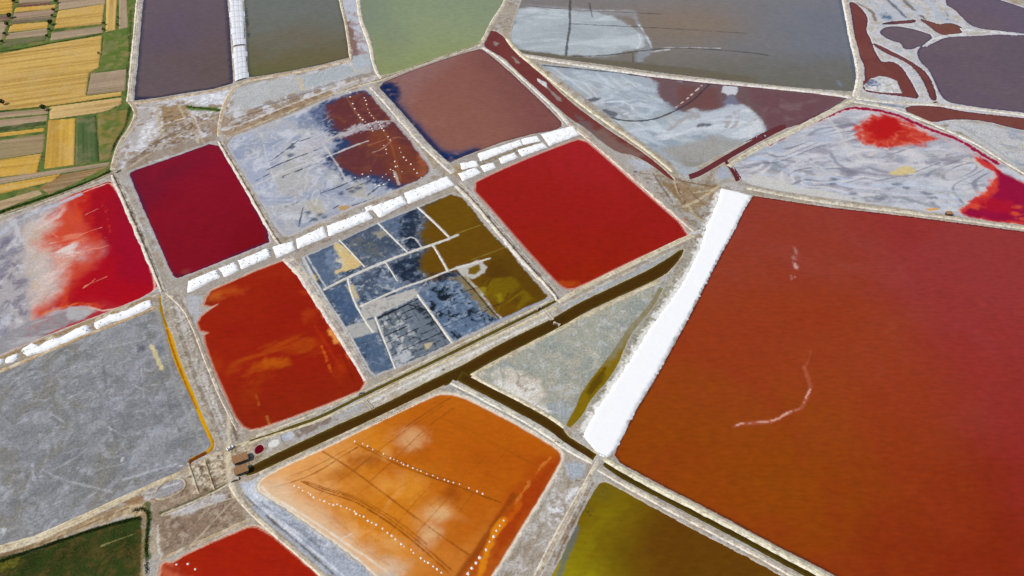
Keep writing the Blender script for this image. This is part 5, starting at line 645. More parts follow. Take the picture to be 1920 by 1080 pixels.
BANKS = [
 (B, 'pale double dyke between the farmland and the purple-brown pond', [(272, -100), (261, 0), (256, 60), (250, 120), (246, 165), (243, 190)], 11, .9, (196, 184, 168), (214, 208, 200), (150, 132, 112), .8),
 (E, 'tan road curving along the farmland below the purple-brown pond', [(243, 190), (252, 200), (257, 216), (246, 240), (228, 264), (217, 290), (212, 318)], 9, .4, (178, 160, 136), (204, 194, 178), (146, 126, 104), .6),
 (B, 'tan bank under the purple-brown pond', [(252, 194), (300, 188), (345, 181), (400, 171), (440, 162)], 6, .6, (190, 166, 136), (204, 188, 164), (156, 128, 98), .5),
 (B, 'tan bank under the dark olive pond', [(444, 160), (468, 151), (500, 146), (540, 139), (600, 127), (660, 113)], 6, .6, (196, 170, 136), (206, 192, 166), (160, 126, 94), .6),
 (E, 'tan track leading down between salt patches from the seamed salt strip', [(468, 150), (442, 162), (428, 180), (420, 200), (412, 228), (410, 256)], [5, 7, 7, 8, 6, 5], .25, (190, 168, 140), (204, 190, 166), (160, 138, 112), .5),
 (B, 'scalloped brown dyke right of the dark olive pond', [(622, -100), (638, 0), (646, 30), (652, 60), (657, 100), (660, 112)], 5, .7, (190, 172, 148), (208, 196, 176), (130, 90, 70), .7),
 (B, 'cream dyke left of the sage green pond', [(660, -100), (672, 0), (676, 38), (688, 66), (696, 92), (700, 118), (708, 138), (716, 148)], [6, 6, 6, 7, 7, 8, 7, 6], .9, CR, (212, 204, 186), (176, 162, 138), .4),
 (B, 'cream dyke between the sage green and reddish brown ponds', [(640, 172), (680, 158), (716, 150), (760, 132), (830, 107), (894, 87), (905, 76)], 6, .9, (206, 192, 160), (214, 206, 184), (132, 108, 76), .8),
 (B, 'narrow dyke rising along the right side of the sage green pond', [(900, 88), (912, 64), (928, 34), (946, 8), (1000, -100)], 7, .8, (200, 188, 166), (212, 204, 188), (136, 110, 96), .6),
 (B, 'grey dyke between the maroon half of the crust pond and the blue margin', [(696, 162), (730, 197), (770, 244), (800, 277), (832, 306), (852, 324)], [10, 11, 12, 13, 14, 14], .8, (180, 172, 162), (204, 200, 196), (158, 142, 126), .5),
 (B, 'crusted dyke between the reddish brown pond and the canal', [(905, 89), (930, 103), (962, 130), (1000, 165), (1042, 204), (1066, 232)], [5, 6, 6, 7, 7, 8], .7, (200, 194, 188), (214, 212, 210), (166, 154, 146), .5),
 (E, 'tan track with pink salt edge along the right side of the red pond', [(1066, 232), (1092, 250), (1130, 282), (1200, 344), (1260, 398), (1302, 434)], [8, 9, 8, 7, 6, 6], .5, (186, 170, 152), (216, 200, 190), (166, 144, 124), .5),
 (B, 'cream dyke between the reddish canal and the triangular pond', [(950, 72), (966, 92), (988, 112), (1040, 154), (1100, 203), (1160, 244), (1220, 287), (1262, 322)], [6, 8, 8, 8, 8, 8, 7, 6], .8, (204, 192, 158), (212, 206, 188), (160, 144, 108), .5),
 (B, 'whitish dyke between the grey brown pond and the triangular pond', [(975, 103), (1030, 113), (1130, 128), (1250, 145), (1400, 159), (1530, 172), (1596, 182)], [8, 9, 8, 8, 8, 8, 8], .8, (202, 196, 184), (216, 212, 208), (160, 150, 134), .5),
 (B, 'whitish dyke right of the grey brown pond', [(1560, -100), (1584, 0), (1592, 45), (1602, 90), (1612, 130), (1612, 160), (1604, 182)], [6, 7, 7, 8, 10, 10, 12], .8, (200, 192, 176), (216, 214, 214), (166, 152, 128), .5),
 (E, 'straight pale road between the lake and the brown water band', [(1604, 184), (1650, 190), (1700, 194), (1760, 196), (1800, 202), (1860, 208), (1920, 215), (2080, 236)], 7, .6, (204, 196, 178), (216, 212, 208), (166, 148, 122), .5),
 (E, 'wide pale road between the triangular pond and the crimson rimmed basin', [(1604, 186), (1560, 208), (1500, 240), (1440, 267), (1400, 289), (1366, 312)], [8, 9, 10, 10, 10, 9], .8, (198, 190, 166), (210, 206, 190), (164, 150, 122), .5),
 (B, 'grey green bank round the outer side of the crimson rimmed basin', [(1600, 190), (1650, 198), (1690, 207), (1735, 227), (1780, 245), (1830, 268), (1870, 294), (1920, 325), (2080, 410)], 8, .7, (186, 184, 170), (212, 206, 202), (158, 154, 138), .5),
 (B, 'straight grey dyke above the huge rust pond', [(1400, 352), (1460, 364), (1550, 379), (1700, 398), (1800, 411), (1920, 428), (2080, 450)], [8, 9, 9, 8, 8, 8, 8], .9, (184, 174, 154), (202, 196, 184), (156, 142, 118), .5),
 (B, 'dyke with a dark ditch line between the two crimson ponds', [(213, 326), (232, 366), (256, 420), (280, 478), (296, 520), (306, 546)], [12, 14, 15, 14, 12, 10], .7, (176, 166, 150), (206, 200, 196), (110, 96, 76), .7),
 (B, 'dyke between the dark crimson pond and the lilac crust', [(412, 264), (436, 304), (464, 350), (492, 400), (516, 442), (528, 458)], [9, 10, 11, 12, 12, 10], .7, (190, 178, 162), (208, 202, 196), (126, 104, 78), .7),
 (B, 'spotted bank above the pinkish white crust at the left edge', [(-120, 448), (0, 406), (60, 386), (120, 364), (180, 340), (210, 326)], 9, .9, (180, 164, 140), (204, 194, 176), (122, 100, 76), .6),
 (E, 'brown road below the pinkish white crust along the small salt heaps', [(-120, 724), (0, 673), (100, 631), (200, 591), (300, 551)], [9, 9, 8, 8, 7], .6, (158, 132, 98), (172, 150, 118), (104, 78, 56), .5),
 (B, 'earth bank below the small rounded salt heaps at the left', [(-120, 744), (0, 696), (60, 672), (130, 642), (220, 606), (295, 576)], [9, 10, 9, 8, 7, 6], .6, (186, 158, 122), (176, 150, 118), (206, 184, 154), .5),
 (B, 'wide grey dyke between the orange red pond and the slate pans', [(538, 482), (560, 505), (590, 548), (620, 594), (650, 640), (690, 712)], [16, 16, 17, 17, 16, 14], .6, (176, 166, 156), (202, 196, 190), (150, 136, 124), .5),
 (B, 'wide dyke with a dark crack between the slate pans and the red pond', [(858, 346), (880, 366), (910, 400), (950, 448), (990, 494), (1040, 548), (1048, 562)], [16, 16, 16, 16, 15, 14, 10], .7, (188, 178, 166), (206, 202, 196), (104, 86, 66), .7),
 (E, 'cream road along the thin ditch south of the slate pans', [(452, 836), (500, 820), (560, 802), (620, 780), (684, 750), (760, 712), (850, 670), (940, 626), (1010, 592), (1046, 574)], [5, 5, 5, 5, 5, 6, 6, 6, 6, 6], .5, (206, 190, 156), (212, 202, 176), (178, 158, 122), .4),
 (B, 'bank along the foot of the orange red pond and slate pans', [(480, 818), (540, 796), (620, 764), (684, 734), (760, 696), (850, 652), (940, 609), (1006, 578), (1036, 560)], 5, .6, (196, 184, 160), (206, 198, 182), (170, 152, 122), .4),
 (E, 'tan road from the slate pans up to the corner of the red pond', [(1046, 566), (1090, 542), (1180, 497), (1250, 464), (1300, 440)], [9, 9, 9, 9, 9], .7, (198, 184, 154), (208, 200, 180), (172, 154, 122), .5),
 (B, 'speckled bank between the long dark canal and the orange pond', [(486, 888), (540, 862), (620, 826), (700, 788), (780, 750), (834, 724)], 6, .8, (182, 166, 136), (212, 204, 188), (132, 110, 84), .6),
 (B, 'cream bank between the long dark canal and the dry flat', [(884, 704), (960, 664), (1040, 622), (1090, 596), (1160, 563), (1236, 528)], 7, .8, (204, 190, 156), (214, 204, 176), (146, 124, 90), .6),
 (B, 'cream bank between the canal branch and the dry flat', [(886, 704), (930, 728), (980, 752), (1030, 780), (1058, 800)], 7, .8, (206, 196, 170), (212, 204, 184), (150, 130, 98), .6),
 (B, 'wide grey bank between the canal branch and the orange pond', [(846, 716), (890, 738), (960, 774), (1020, 808), (1060, 838), (1112, 868)], [10, 11, 12, 12, 12, 9], .7, (196, 190, 176), (212, 208, 198), (156, 156, 150), .6),
 (B, 'smooth cream dyke along the lower side of the huge rust pond', [(1132, 860), (1160, 876), (1200, 898), (1300, 949), (1400, 1001), (1500, 1055), (1620, 1118)], [8, 11, 12, 12, 12, 13, 13], 1.0, (204, 196, 170), (214, 208, 188), (190, 180, 152), .4),
 (B, 'white and grey crusted dyke above the olive green pond', [(1122, 880), (1150, 896), (1200, 924), (1300, 978), (1400, 1030), (1500, 1086), (1600, 1140)], [8, 11, 11, 10, 10, 11, 11], .8, (196, 184, 166), (214, 208, 200), (158, 146, 132), .6),
 (E, 'worn road running down between the orange and olive green ponds', [(1120, 866), (1106, 894), (1090, 924), (1056, 986), (1022, 1050), (985, 1130)], [8, 10, 12, 14, 14, 15], .4, (184, 170, 150), (200, 192, 180), (160, 142, 122), .5),
 (E, 'broad cream road along the lower side of the grey flat', [(-120, 1066), (0, 1030), (60, 1014), (150, 974), (250, 926), (345, 884)], [18, 16, 15, 13, 11, 8], .6, (204, 188, 156), (198, 184, 156), (184, 162, 130), .5),
 (E, 'curving road between the red pond and the orange pond at the bottom', [(432, 905), (446, 930), (470, 960), (520, 1004), (580, 1054), (650, 1120)], [10, 9, 8, 9, 9, 10], .5, (190, 174, 150), (206, 198, 184), (152, 134, 110), .5),
 (B, 'tan bank above the red pond at the bottom edge', [(300, 1048), (345, 1030), (400, 1006), (440, 988), (470, 974)], [6, 7, 7, 7, 6], .6, (186, 162, 130), (206, 192, 170), (160, 136, 106), .5),
 (B, 'rutted bank between the road zone and the orange red pond', [(312, 548), (344, 575), (362, 610), (384, 668), (412, 740), (446, 806)], [7, 7, 7, 7, 7, 6], .6, (174, 156, 132), (200, 194, 188), (140, 120, 98), .6),
]
BANKS += [
 (B, 'low earth wall left of the yard by the pump houses', [(353, 868), (362, 894), (373, 926)], 3.5, .7, (196, 180, 150), (206, 194, 170), (132, 108, 80), .5),
 (B, 'low earth wall across the middle of the yard', [(384, 862), (393, 890), (402, 918)], 3, .6, (168, 146, 112), (186, 168, 136), (120, 92, 66), .5),
 (B, 'ring bank round the grey settling basin', [(290, 926), (300, 909), (334, 894), (349, 902), (346, 919), (308, 937), (292, 934)], 3.5, .5, (182, 164, 136), (194, 180, 156), (140, 112, 82), .4),
 (B, 'bank along the green ditch to the pump house crossing', [(302, 966), (345, 950), (395, 928), (430, 908)], 4, .7, (198, 184, 156), (208, 198, 174), (150, 130, 98), .4),
]
CRACK = [((62, 50, 36), .12, .26, .9)]
for b in BANKS: bank(*b[:9], cat='dirt road' if b[0] == E else 'embankment', cols=CRACK if any(t in b[1] for t in ('crack', 'dark ditch', 'lilac crust', 'spotted bank', 'sage green and')) else None)
pans = [o for o in bpy.data.objects if str(o.get('label', '')).startswith('mosaic of small')][0]
for l, wd in (([(608, 542), (652, 520), (690, 503), (760, 475), (830, 452), (858, 440)], 4.5), ([(708, 417), (735, 444), (764, 472)], 2.6), ([(783, 388), (812, 414), (842, 444)], 3.4), ([(812, 460), (826, 482), (840, 508)], 3.2), ([(676, 574), (748, 541), (800, 524), (838, 508), (870, 498), (918, 484)], 3.8), ([(783, 552), (815, 596), (848, 642)], 4), ([(704, 594), (722, 640), (742, 692)], 3.2), ([(652, 520), (662, 560), (684, 600), (700, 622)], 3.6), ([(722, 490), (734, 508), (745, 526)], 2), ([(634, 447), (660, 474), (684, 500)], 2.2)):
    bank('pan_dyke', None, l, wd, .4, (206, 202, 194), (220, 216, 210), (176, 168, 158), .4, spot=.15, parent=pans, zoff=-.3)
# ------------------------------------------------------------------ crop fields
def field(label, pts, col, kind, ang=None, per=6):
    P = W(pts); X, Y, F, d = grid_in_poly(P, 1.25, 0.0); out = d > 0
    if out.any():                                   # pull the rim onto the field's edge
        qx, qy = X[out].copy(), Y[out].copy(); best = np.full(len(qx), 1e9); rx, ry = qx.copy(), qy.copy()
        for i in range(len(P)):
            a = P[i]; e = P[(i+1) % len(P)]-a; t = np.clip(((qx-a[0])*e[0]+(qy-a[1])*e[1])/(e@e), 0, 1); cx, cy = a[0]+t*e[0], a[1]+t*e[1]; q = np.hypot(qx-cx, qy-cy); m = q < best
            best[m] = q[m]; rx[m] = cx[m]; ry[m] = cy[m]
        X[out], Y[out] = rx, ry
    cvf = Canvas(X, Y, col); i = np.arange(len(X)); h = {'wheat': .55, 'crop': .4, 'soil': .12, 'grass': .2}[kind]
    if ang is not None:
        a0, b0 = W([ang[0], ang[1]]); e = (b0-a0)/np.linalg.norm(b0-a0); s = -X*e[1]+Y*e[0]; al = X*e[0]+Y*e[1]
        st = vnoise(s/1.4+per, al/70+per)*.6+vnoise(s/4+per*3, al/90)*.4
        dark = {'wheat': (160, 122, 62), 'crop': (56, 76, 40), 'soil': (134, 112, 90), 'grass': (80, 92, 40)}[kind]; lite = {'wheat': (222, 186, 112), 'crop': (122, 124, 80), 'soil': (190, 166, 138), 'grass': (150, 140, 86)}[kind]
        cvf.mix(i, sstep(.48, .78, st)*.6, dark, None); cvf.mix(i, sstep(.52, .22, st)*.45 if False else (1-sstep(.22, .5, st))*.45, lite, None)
    if kind == 'grass': cvf.mott((84, 112, 44), 9, .44, .62, .8); cvf.mott((156, 136, 92), 8, .54, .68, .6)
    cvf.mott((200, 170, 116) if kind == 'wheat' else (150, 134, 104), 16, .52, .7, .35); cvf.grain(.08, 2)
    Z = .06+h*np.where(d > 0, .05, 1)*(.85+.3*fbm(X, Y, 3, 3, per)); Z = np.where(d > 0, .03, Z)
    me = mesh_np('crop_field', np.stack([X, Y, Z], 1), F, M_field, cvf.c, cvf.w)
    return obj('crop_field', me, label, 'field', 'farm plots', 'structure')
WH, WD, SO, SD, MA, OL = (206, 168, 92), (208, 162, 72), (172, 150, 124), (114, 98, 82), (110, 66, 60), (138, 122, 64)
R1, R2, R3 = ((0, 120), (185, 96)), ((110, 320), (115, 225)), ((0, 215), (90, 206))
FIELDS = [
 ('largest golden wheat field with faint brown furrow lines', [(-140, 130), (0, 102), (100, 82), (192, 67), (190, 95), (186, 127), (168, 136), (162, 180), (230, 172), (228, 179), (100, 198), (0, 207), (-140, 222)], WH, 'wheat', R1),
 ('square tan plot beside the green meadow', [(171, 138), (237, 130), (235, 170), (163, 178)], SO, 'soil', R1),
 ('green meadow between the big wheat field and the pale dyke', [(195, 64), (240, 56), (243, 100), (237, 128), (172, 135), (189, 126), (192, 100)], (104, 118, 56), 'grass', None),
 ('beige grey plot at the top beside the wheat', [(112, -40), (198, -40), (197, 7), (110, 19)], SO, 'soil', R1),
 ('golden wheat plot above the dark hedge line', [(109, 21), (197, 8), (192, 45), (102, 54)], WH, 'wheat', R1),
 ('tan strip under the dark hedge line', [(97, 61), (191, 49), (193, 61), (94, 77)], SO, 'soil', R1),
 ('narrow upright wheat plot near the pale dyke', [(201, -40), (222, -40), (217, 56), (198, 60)], (210, 176, 104), 'wheat', ((210, 0), (207, 50))),
 ('narrow grey tan plot touching the lane by the pale dyke', [(224, -40), (236, -40), (240, 51), (223, 55)], SO, 'soil', ((230, 0), (230, 50))),
 ('grey top plot of the striped block', [(38, -40), (104, -40), (100, 2), (36, 6)], SO, 'soil', R1),
 ('thin maroon strip in the striped block', [(36, 7), (96, 3), (94, 9), (33, 13)], MA, 'soil', R1),
 ('upper yellow strip of the striped block', [(30, 15), (106, 9), (104, 16), (26, 24)], WD, 'wheat', R1),
 ('mauve tan strip of the striped block', [(26, 25), (103, 17), (100, 28), (24, 37)], (160, 132, 112), 'soil', R1),
 ('dark ploughed strip of the striped block', [(23, 38), (98, 29), (94, 37), (22, 45)], SD, 'soil', R1),
 ('lower yellow strip of the striped block', [(20, 47), (92, 41), (90, 52), (15, 61)], WD, 'wheat', R1),
 ('pale tan strip low in the striped block', [(15, 63), (90, 53), (88, 67), (10, 74)], SO, 'soil', R1),
 ('grey green strip at the foot of the striped block', [(10, 76), (87, 68), (85, 76), (5, 87)], (112, 112, 78), 'crop', R1),
 ('wheat plot in the far left upper corner', [(-140, -40), (26, -40), (24, 25), (-140, 34)], WD, 'wheat', R1),
 ('maroon ploughed plot at the left edge', [(-140, 36), (22, 27), (17, 39), (-140, 48)], (112, 84, 72), 'soil', R1),
 ('tan wedge plot at the left edge beside the hedge', [(-140, 50), (14, 41), (4, 74), (-140, 90)], SO, 'soil', R1),
 ('upper tan strip under the big wheat field', [(-140, 224), (0, 211), (90, 204), (90, 213), (0, 221), (-140, 232)], (172, 146, 118), 'soil', R3),
 ('lower tan strip under the big wheat field', [(-140, 236), (0, 225), (89, 216), (88, 226), (0, 238), (-140, 248)], (170, 144, 116), 'soil', R3),
 ('dark green strip between tan strips', [(-140, 250), (0, 240), (87, 228), (85, 234), (0, 247), (-140, 258)], (78, 88, 50), 'crop', R3),
 ('thin yellow strip below the dark green strip', [(-140, 262), (0, 250), (85, 240), (83, 246), (0, 257), (-140, 268)], WD, 'wheat', R3),
 ('olive tan plot left of the furrowed golden plot', [(-140, 276), (0, 263), (84, 251), (81, 286), (0, 298), (-140, 312)], (158, 138, 100), 'soil', R3),
 ('smooth beige plot below the square tan plot', [(93, 201), (230, 183), (228, 195), (206, 206), (182, 212), (93, 224)], (208, 176, 120), 'wheat', R1),
 ('furrowed golden plot with upright rows', [(91, 226), (142, 222), (140, 309), (83, 317)], (212, 168, 72), 'wheat', R2),
 ('dark green vegetable plot with pale rows', [(144, 220), (180, 216), (186, 303), (142, 307)], (84, 104, 60), 'crop', ((165, 305), (162, 218))),
 ('olive brown weedy plot beside the curving road', [(183, 215), (240, 205), (236, 236), (214, 270), (206, 300), (188, 302)], OL, 'grass', None),
 ('golden plot at the left edge with slanting rows', [(-140, 316), (0, 300), (79, 288), (70, 324), (0, 332), (-140, 350)], (208, 164, 72), 'wheat', R3),
 ('long tan strip crossing below the furrowed plot', [(-140, 354), (0, 334), (80, 322), (205, 304), (204, 311), (120, 324), (0, 345), (-140, 372)], SO, 'soil', R1),
 ('golden wedge under the long tan strip', [(-140, 376), (0, 347), (116, 326), (100, 340), (0, 364), (-140, 398)], (204, 160, 72), 'wheat', R1),
 ('brown wedge plot above the hedge bank', [(74, 352), (118, 327), (203, 312), (140, 344), (92, 364)], (148, 114, 70), 'soil', R1),
 ('pale tan plot above the hedge bank at the left edge', [(-140, 420), (0, 377), (72, 356), (80, 364), (0, 394), (-140, 438)], (186, 160, 120), 'soil', R1),
]
for i, f in enumerate(FIELDS): field(*f, per=3+i)
# ------------------------------------------------------------------ salt heaps under white covers, weighted down
M_cover = plain('white_salt_cover', (252, 253, 255), .75, .25, .5, .03, .25)
M_salt = plain('heaped_salt', (255, 255, 255), .9, .1, .8, .02, .15)
M_weight = plain('tarp_weight', (92, 100, 108), .9, .2, 1.0, .2)
M_pile = plain('raw_salt_pile', (250, 240, 230), .9, .15, 2.0, .06, .4)
def cover_material():
    m, N, L, B_ = material('creased_white_cover'); tc = node(N, 'ShaderNodeTexCoord')
    n1 = node(N, 'ShaderNodeTexNoise', Scale=.35, Detail=8.0, Roughness=.7, Distortion=1.2); L.new(tc.outputs['Object'], n1.inputs['Vector'])
    n2 = node(N, 'ShaderNodeTexNoise', Scale=.22, Detail=5.0, Roughness=.6); L.new(tc.outputs['Object'], n2.inputs['Vector'])
    r = node(N, 'ShaderNodeValToRGB'); L.new(n1.outputs[0], r.inputs[0]); r.color_ramp.elements[0].position = .24; r.color_ramp.elements[0].color = (*lin(190, 196, 200), 1); r.color_ramp.elements[1].position = .40; r.color_ramp.elements[1].color = (.86, .86, .86, 1)
    r2 = node(N, 'ShaderNodeValToRGB'); L.new(n2.outputs[0], r2.inputs[0]); r2.color_ramp.elements[0].position = .62; r2.color_ramp.elements[0].color = (1, 1, 1, 1); r2.color_ramp.elements[1].position = .72; r2.color_ramp.elements[1].color = (.62, .84, .90, 1)
    mx = node(N, 'ShaderNodeMix', data_type='RGBA', blend_type='MULTIPLY'); mx.inputs[0].default_value = .8; L.new(r.outputs[0], mx.inputs[6]); L.new(r2.outputs[0], mx.inputs[7]); L.new(mx.outputs[2], B_.inputs['Base Color'])
    bp = node(N, 'ShaderNodeBump', Distance=.3, Strength=.2); L.new(n1.outputs[0], bp.inputs['Height']); L.new(bp.outputs[0], B_.inputs['Normal']); B_.inputs['Roughness'].default_value = .6; B_.inputs['Specular IOR Level'].default_value = .25
    return m
M_cov = cover_material()
def octa(p, r):
    x, y, z = p; return [(x-r, y, z), (x+r, y, z), (x, y-r, z), (x, y+r, z), (x, y, z-r*.6), (x, y, z+r*.6)]
OF = [(0, 2, 4), (2, 1, 4), (1, 3, 4), (3, 0, 4), (2, 0, 5), (1, 2, 5), (3, 1, 5), (0, 3, 5)]
def loaf(name, label, left, right, h, group, cat='salt heap', mat=None, weights=0, lump=.5, edge=.16, step=.9, ragged=.35):
    # left / right: the two long foot lines (photograph points); cross-section rises from one to the other
    h *= .55; a = W(left); b = W(right)
    def res(P, n):
        r = np.concatenate([[0], np.cumsum(np.hypot(*np.diff(P, axis=0).T))]); t = np.linspace(0, r[-1], n); return np.stack([np.interp(t, r, P[:, 0]), np.interp(t, r, P[:, 1])], 1)
    Ln = np.hypot(*np.diff(a, axis=0).T).sum(); wd = np.hypot(*(res(a, 9)-res(b, 9)).T).mean()
    n = max(10, int(Ln/step)); m = max(9, int(wd/step)|1); A, B2 = res(a, n), res(b, n)
    s = np.linspace(0, 1, m); P = A[:, None]*(1-s)[None, :, None]+B2[:, None]*s[None, :, None]; X, Y = P[..., 0], P[..., 1]
    t = np.linspace(0, 1, n)*Ln; q = s*wd; ed = np.minimum(np.minimum(t, Ln-t)[:, None]+0*X, np.minimum(q, wd-q)[None]+0*X); rise = max(1.0, min(wd*.33, h*1.25))
    sd_ = rng.randint(0, 90); prof = np.clip(ed/rise+(fbm(X.ravel(), Y.ravel(), 2.5, 3, sd_).reshape(X.shape)-.5)*ragged, 0, 1); prof = prof**.75
    Z = h*prof*(.82+lump*(fbm(X.ravel(), Y.ravel(), 5, 4, sd_+3).reshape(X.shape)-.35)); rim = ed < 1e-6
    Z = np.where(rim, -.15, np.maximum(Z, .03)); jx = (fbm(X.ravel(), Y.ravel(), 3, 3, sd_+7).reshape(X.shape)-.5)*ragged*3; X = X+jx*np.where(ed < rise, 1, 0); Y = Y+np.roll(jx, 3, 0)*np.where(ed < rise, 1, 0)
    c = np.array([X.mean(), Y.mean()]); idx = np.arange(n*m).reshape(n, m); F = np.stack([idx[:-1, :-1].ravel(), idx[:-1, 1:].ravel(), idx[1:, 1:].ravel(), idx[1:, :-1].ravel()], 1)
    V = np.stack([X.ravel()-c[0], Y.ravel()-c[1], Z.ravel()], 1)
    e1 = V[F[0, 1]]-V[F[0, 0]]; e2 = V[F[0, 3]]-V[F[0, 0]]
    if e1[0]*e2[1]-e1[1]*e2[0] < 0: F = F[:, ::-1]
    o = obj(name, mesh_np(name, V, F, mat or M_cov), label, cat, group, None, None, (c[0], c[1], 0))
    if weights:
        vs, fs = [], []
        for _ in range(weights):
            i, j = rng.randint(1, n-2), rng.randint(1, m-2); k0 = len(vs); vs += octa(V[idx[i, j]]+np.array([rng.uniform(-.4, .4), rng.uniform(-.4, .4), .12]), rng.uniform(.22, .5)); fs += [tuple(k0+z for z in f) for f in OF]
        obj('cover_weights', mesh_np('cover_weights', vs, fs, M_weight, smooth=False), 'dark weights scattered over the white cover', None, None, 'stuff', o)
    return o
GY_ = 'covered salt heaps in the double row above the red pond'; GM = 'covered salt heaps along the middle road'; GL = 'salt heaps along the brown road at the left'
def quad(lbl, q, h, g, wts=8):
    q = np.array(q, float); m1, m2 = (q[0]+q[3])/2, (q[1]+q[2])/2; q = np.array([m1+(q[0]-m1)*1.18, m2+(q[1]-m2)*1.18, m2+(q[2]-m2)*1.18, m1+(q[3]-m1)*1.18])
    return loaf('salt_heap', lbl, [q[0], q[1]], [q[3], q[2]], h, g, weights=wts)
quad('broad flat white heap at the right end of the double row', [(1015, 253.5), (1075, 237), (1086.5, 251), (1028, 272.5)], 2.6, GY_, 26)
quad('short white heap of the upper row, next to the broad flat heap', [(977, 261.5), (1009, 255), (1013.5, 264), (980, 271)], 2.2, GY_, 5)
quad('longest white heap of the upper row', [(895.5, 289), (976, 262.3), (980, 271), (900, 301.7)], 2.3, GY_, 14)
quad('lower row heap tucked beside the broad flat heap', [(970, 282), (1018, 268), (1026.7, 275.4), (977, 293)], 2.2, GY_, 12)
quad('lower row heap below the middle of the longest heap', [(934.8, 297.3), (967, 285.6), (971, 294.4), (940.6, 306.8)], 2.2, GY_, 6)
quad('small lower row heap below the left end of the longest heap', [(900.5, 312), (926, 304.6), (930.4, 313.3), (907, 322.8)], 2.2, GY_, 4)
quad('upper row heap at the left end of the double row', [(862.6, 307.5), (894, 301), (897.6, 310.4), (865.5, 317.7)], 2.1, GY_, 6)
quad('lower row heap at the left end of the double row', [(859, 326.5), (894, 314), (902, 323.5), (866, 339)], 2.4, GY_, 18)
quad('long white heap at the upper right end of the middle road', [(757.5, 364), (840, 331), (852.5, 345), (765, 381)], 2.8, GM, 30)
quad('lumpy white heap above the olive water of the slate pans', [(696, 390), (755, 367.5), (764, 380), (710, 407.5)], 2.8, GM, 22)
quad('long white heap above the dark grid of slate pans', [(612.5, 425), (690, 396), (700, 408), (616, 442.5)], 2.8, GM, 20)
quad('white heap just below the corner of the lilac crust', [(555, 450), (607.5, 425), (613, 442.5), (557.5, 466)], 2.6, GM, 12)
quad('white heap above the top corner of the orange red pond', [(511, 464), (551, 452.5), (554, 467.5), (517.5, 482.5)], 2.5, GM, 10)
quad('grey streaked white heap below the corner of the dark crimson pond', [(446, 490), (505, 465), (508, 480), (452, 505)], 2.2, GM, 30)
quad('white heap between the dark crimson and orange red ponds', [(411, 504), (443, 491.5), (448, 506), (420, 519)], 2.2, GM, 12)
quad('ragged white heap at the lower left end of the middle road', [(352, 529), (408, 505), (413, 518), (351, 549)], 2.2, GM, 24)
loaf('salt_heap', 'small round white lump beside the lumpy heap', [(683, 389), (697, 384)], [(688, 397), (702, 391)], 1.6, GM, weights=3)
loaf('salt_heap', 'curved white heap nearest the yellow ditch', [(175, 606), (205, 591), (240, 580), (272, 564), (284, 563)], [(181, 618), (212, 604), (245, 595), (276, 580), (288, 573)], 2.4, GL, weights=10, lump=.7, ragged=.5)
loaf('salt_heap', 'long knobbly white heap in the middle of the left row', [(42, 662), (72, 650), (84, 640), (118, 630), (150, 612), (166, 609)], [(50, 668), (76, 662), (100, 654), (125, 644), (158, 629), (170, 624)], 2.6, GL, weights=12, lump=.7, ragged=.5)
loaf('salt_heap', 'slim white heap lying behind the knobbly one', [(36, 657), (60, 643), (70, 645)], [(40, 661), (62, 653), (72, 650)], 1.8, GL, weights=4, lump=.6, ragged=.5)
loaf('salt_heap', 'oval white heap near the left edge', [(11, 676), (14, 668), (34, 662)], [(12, 681), (26, 678), (37, 668)], 2.0, GL, weights=2, lump=.5, ragged=.5)
loaf('salt_heap', 'white heap cut by the left edge', [(-26, 684), (-10, 676), (4, 672)], [(-24, 694), (-6, 688), (9, 677)], 2.0, GL, weights=4, lump=.5, ragged=.5)
LE = [(1351, 353), (1346, 375), (1336, 400), (1324, 424), (1313, 465), (1296, 500), (1276, 538), (1256, 566), (1222, 610), (1194, 655), (1168, 696), (1142, 734), (1118, 768), (1101, 800), (1092, 818), (1108, 836), (1124, 856)]
RE = [(1411, 368), (1396, 391), (1378, 430), (1350, 480), (1334, 512), (1307, 564), (1290, 598), (1260, 649), (1235, 699), (1212, 734), (1192, 770), (1176, 802), (1162, 830), (1153, 846), (1148, 852), (1140, 856), (1128, 858)]
loaf('salt_stack', 'huge long brilliant white salt stack along the rust pond', LE, RE, 2.4, None, 'salt stack', M_salt, 0, .12, step=.8, ragged=.55)
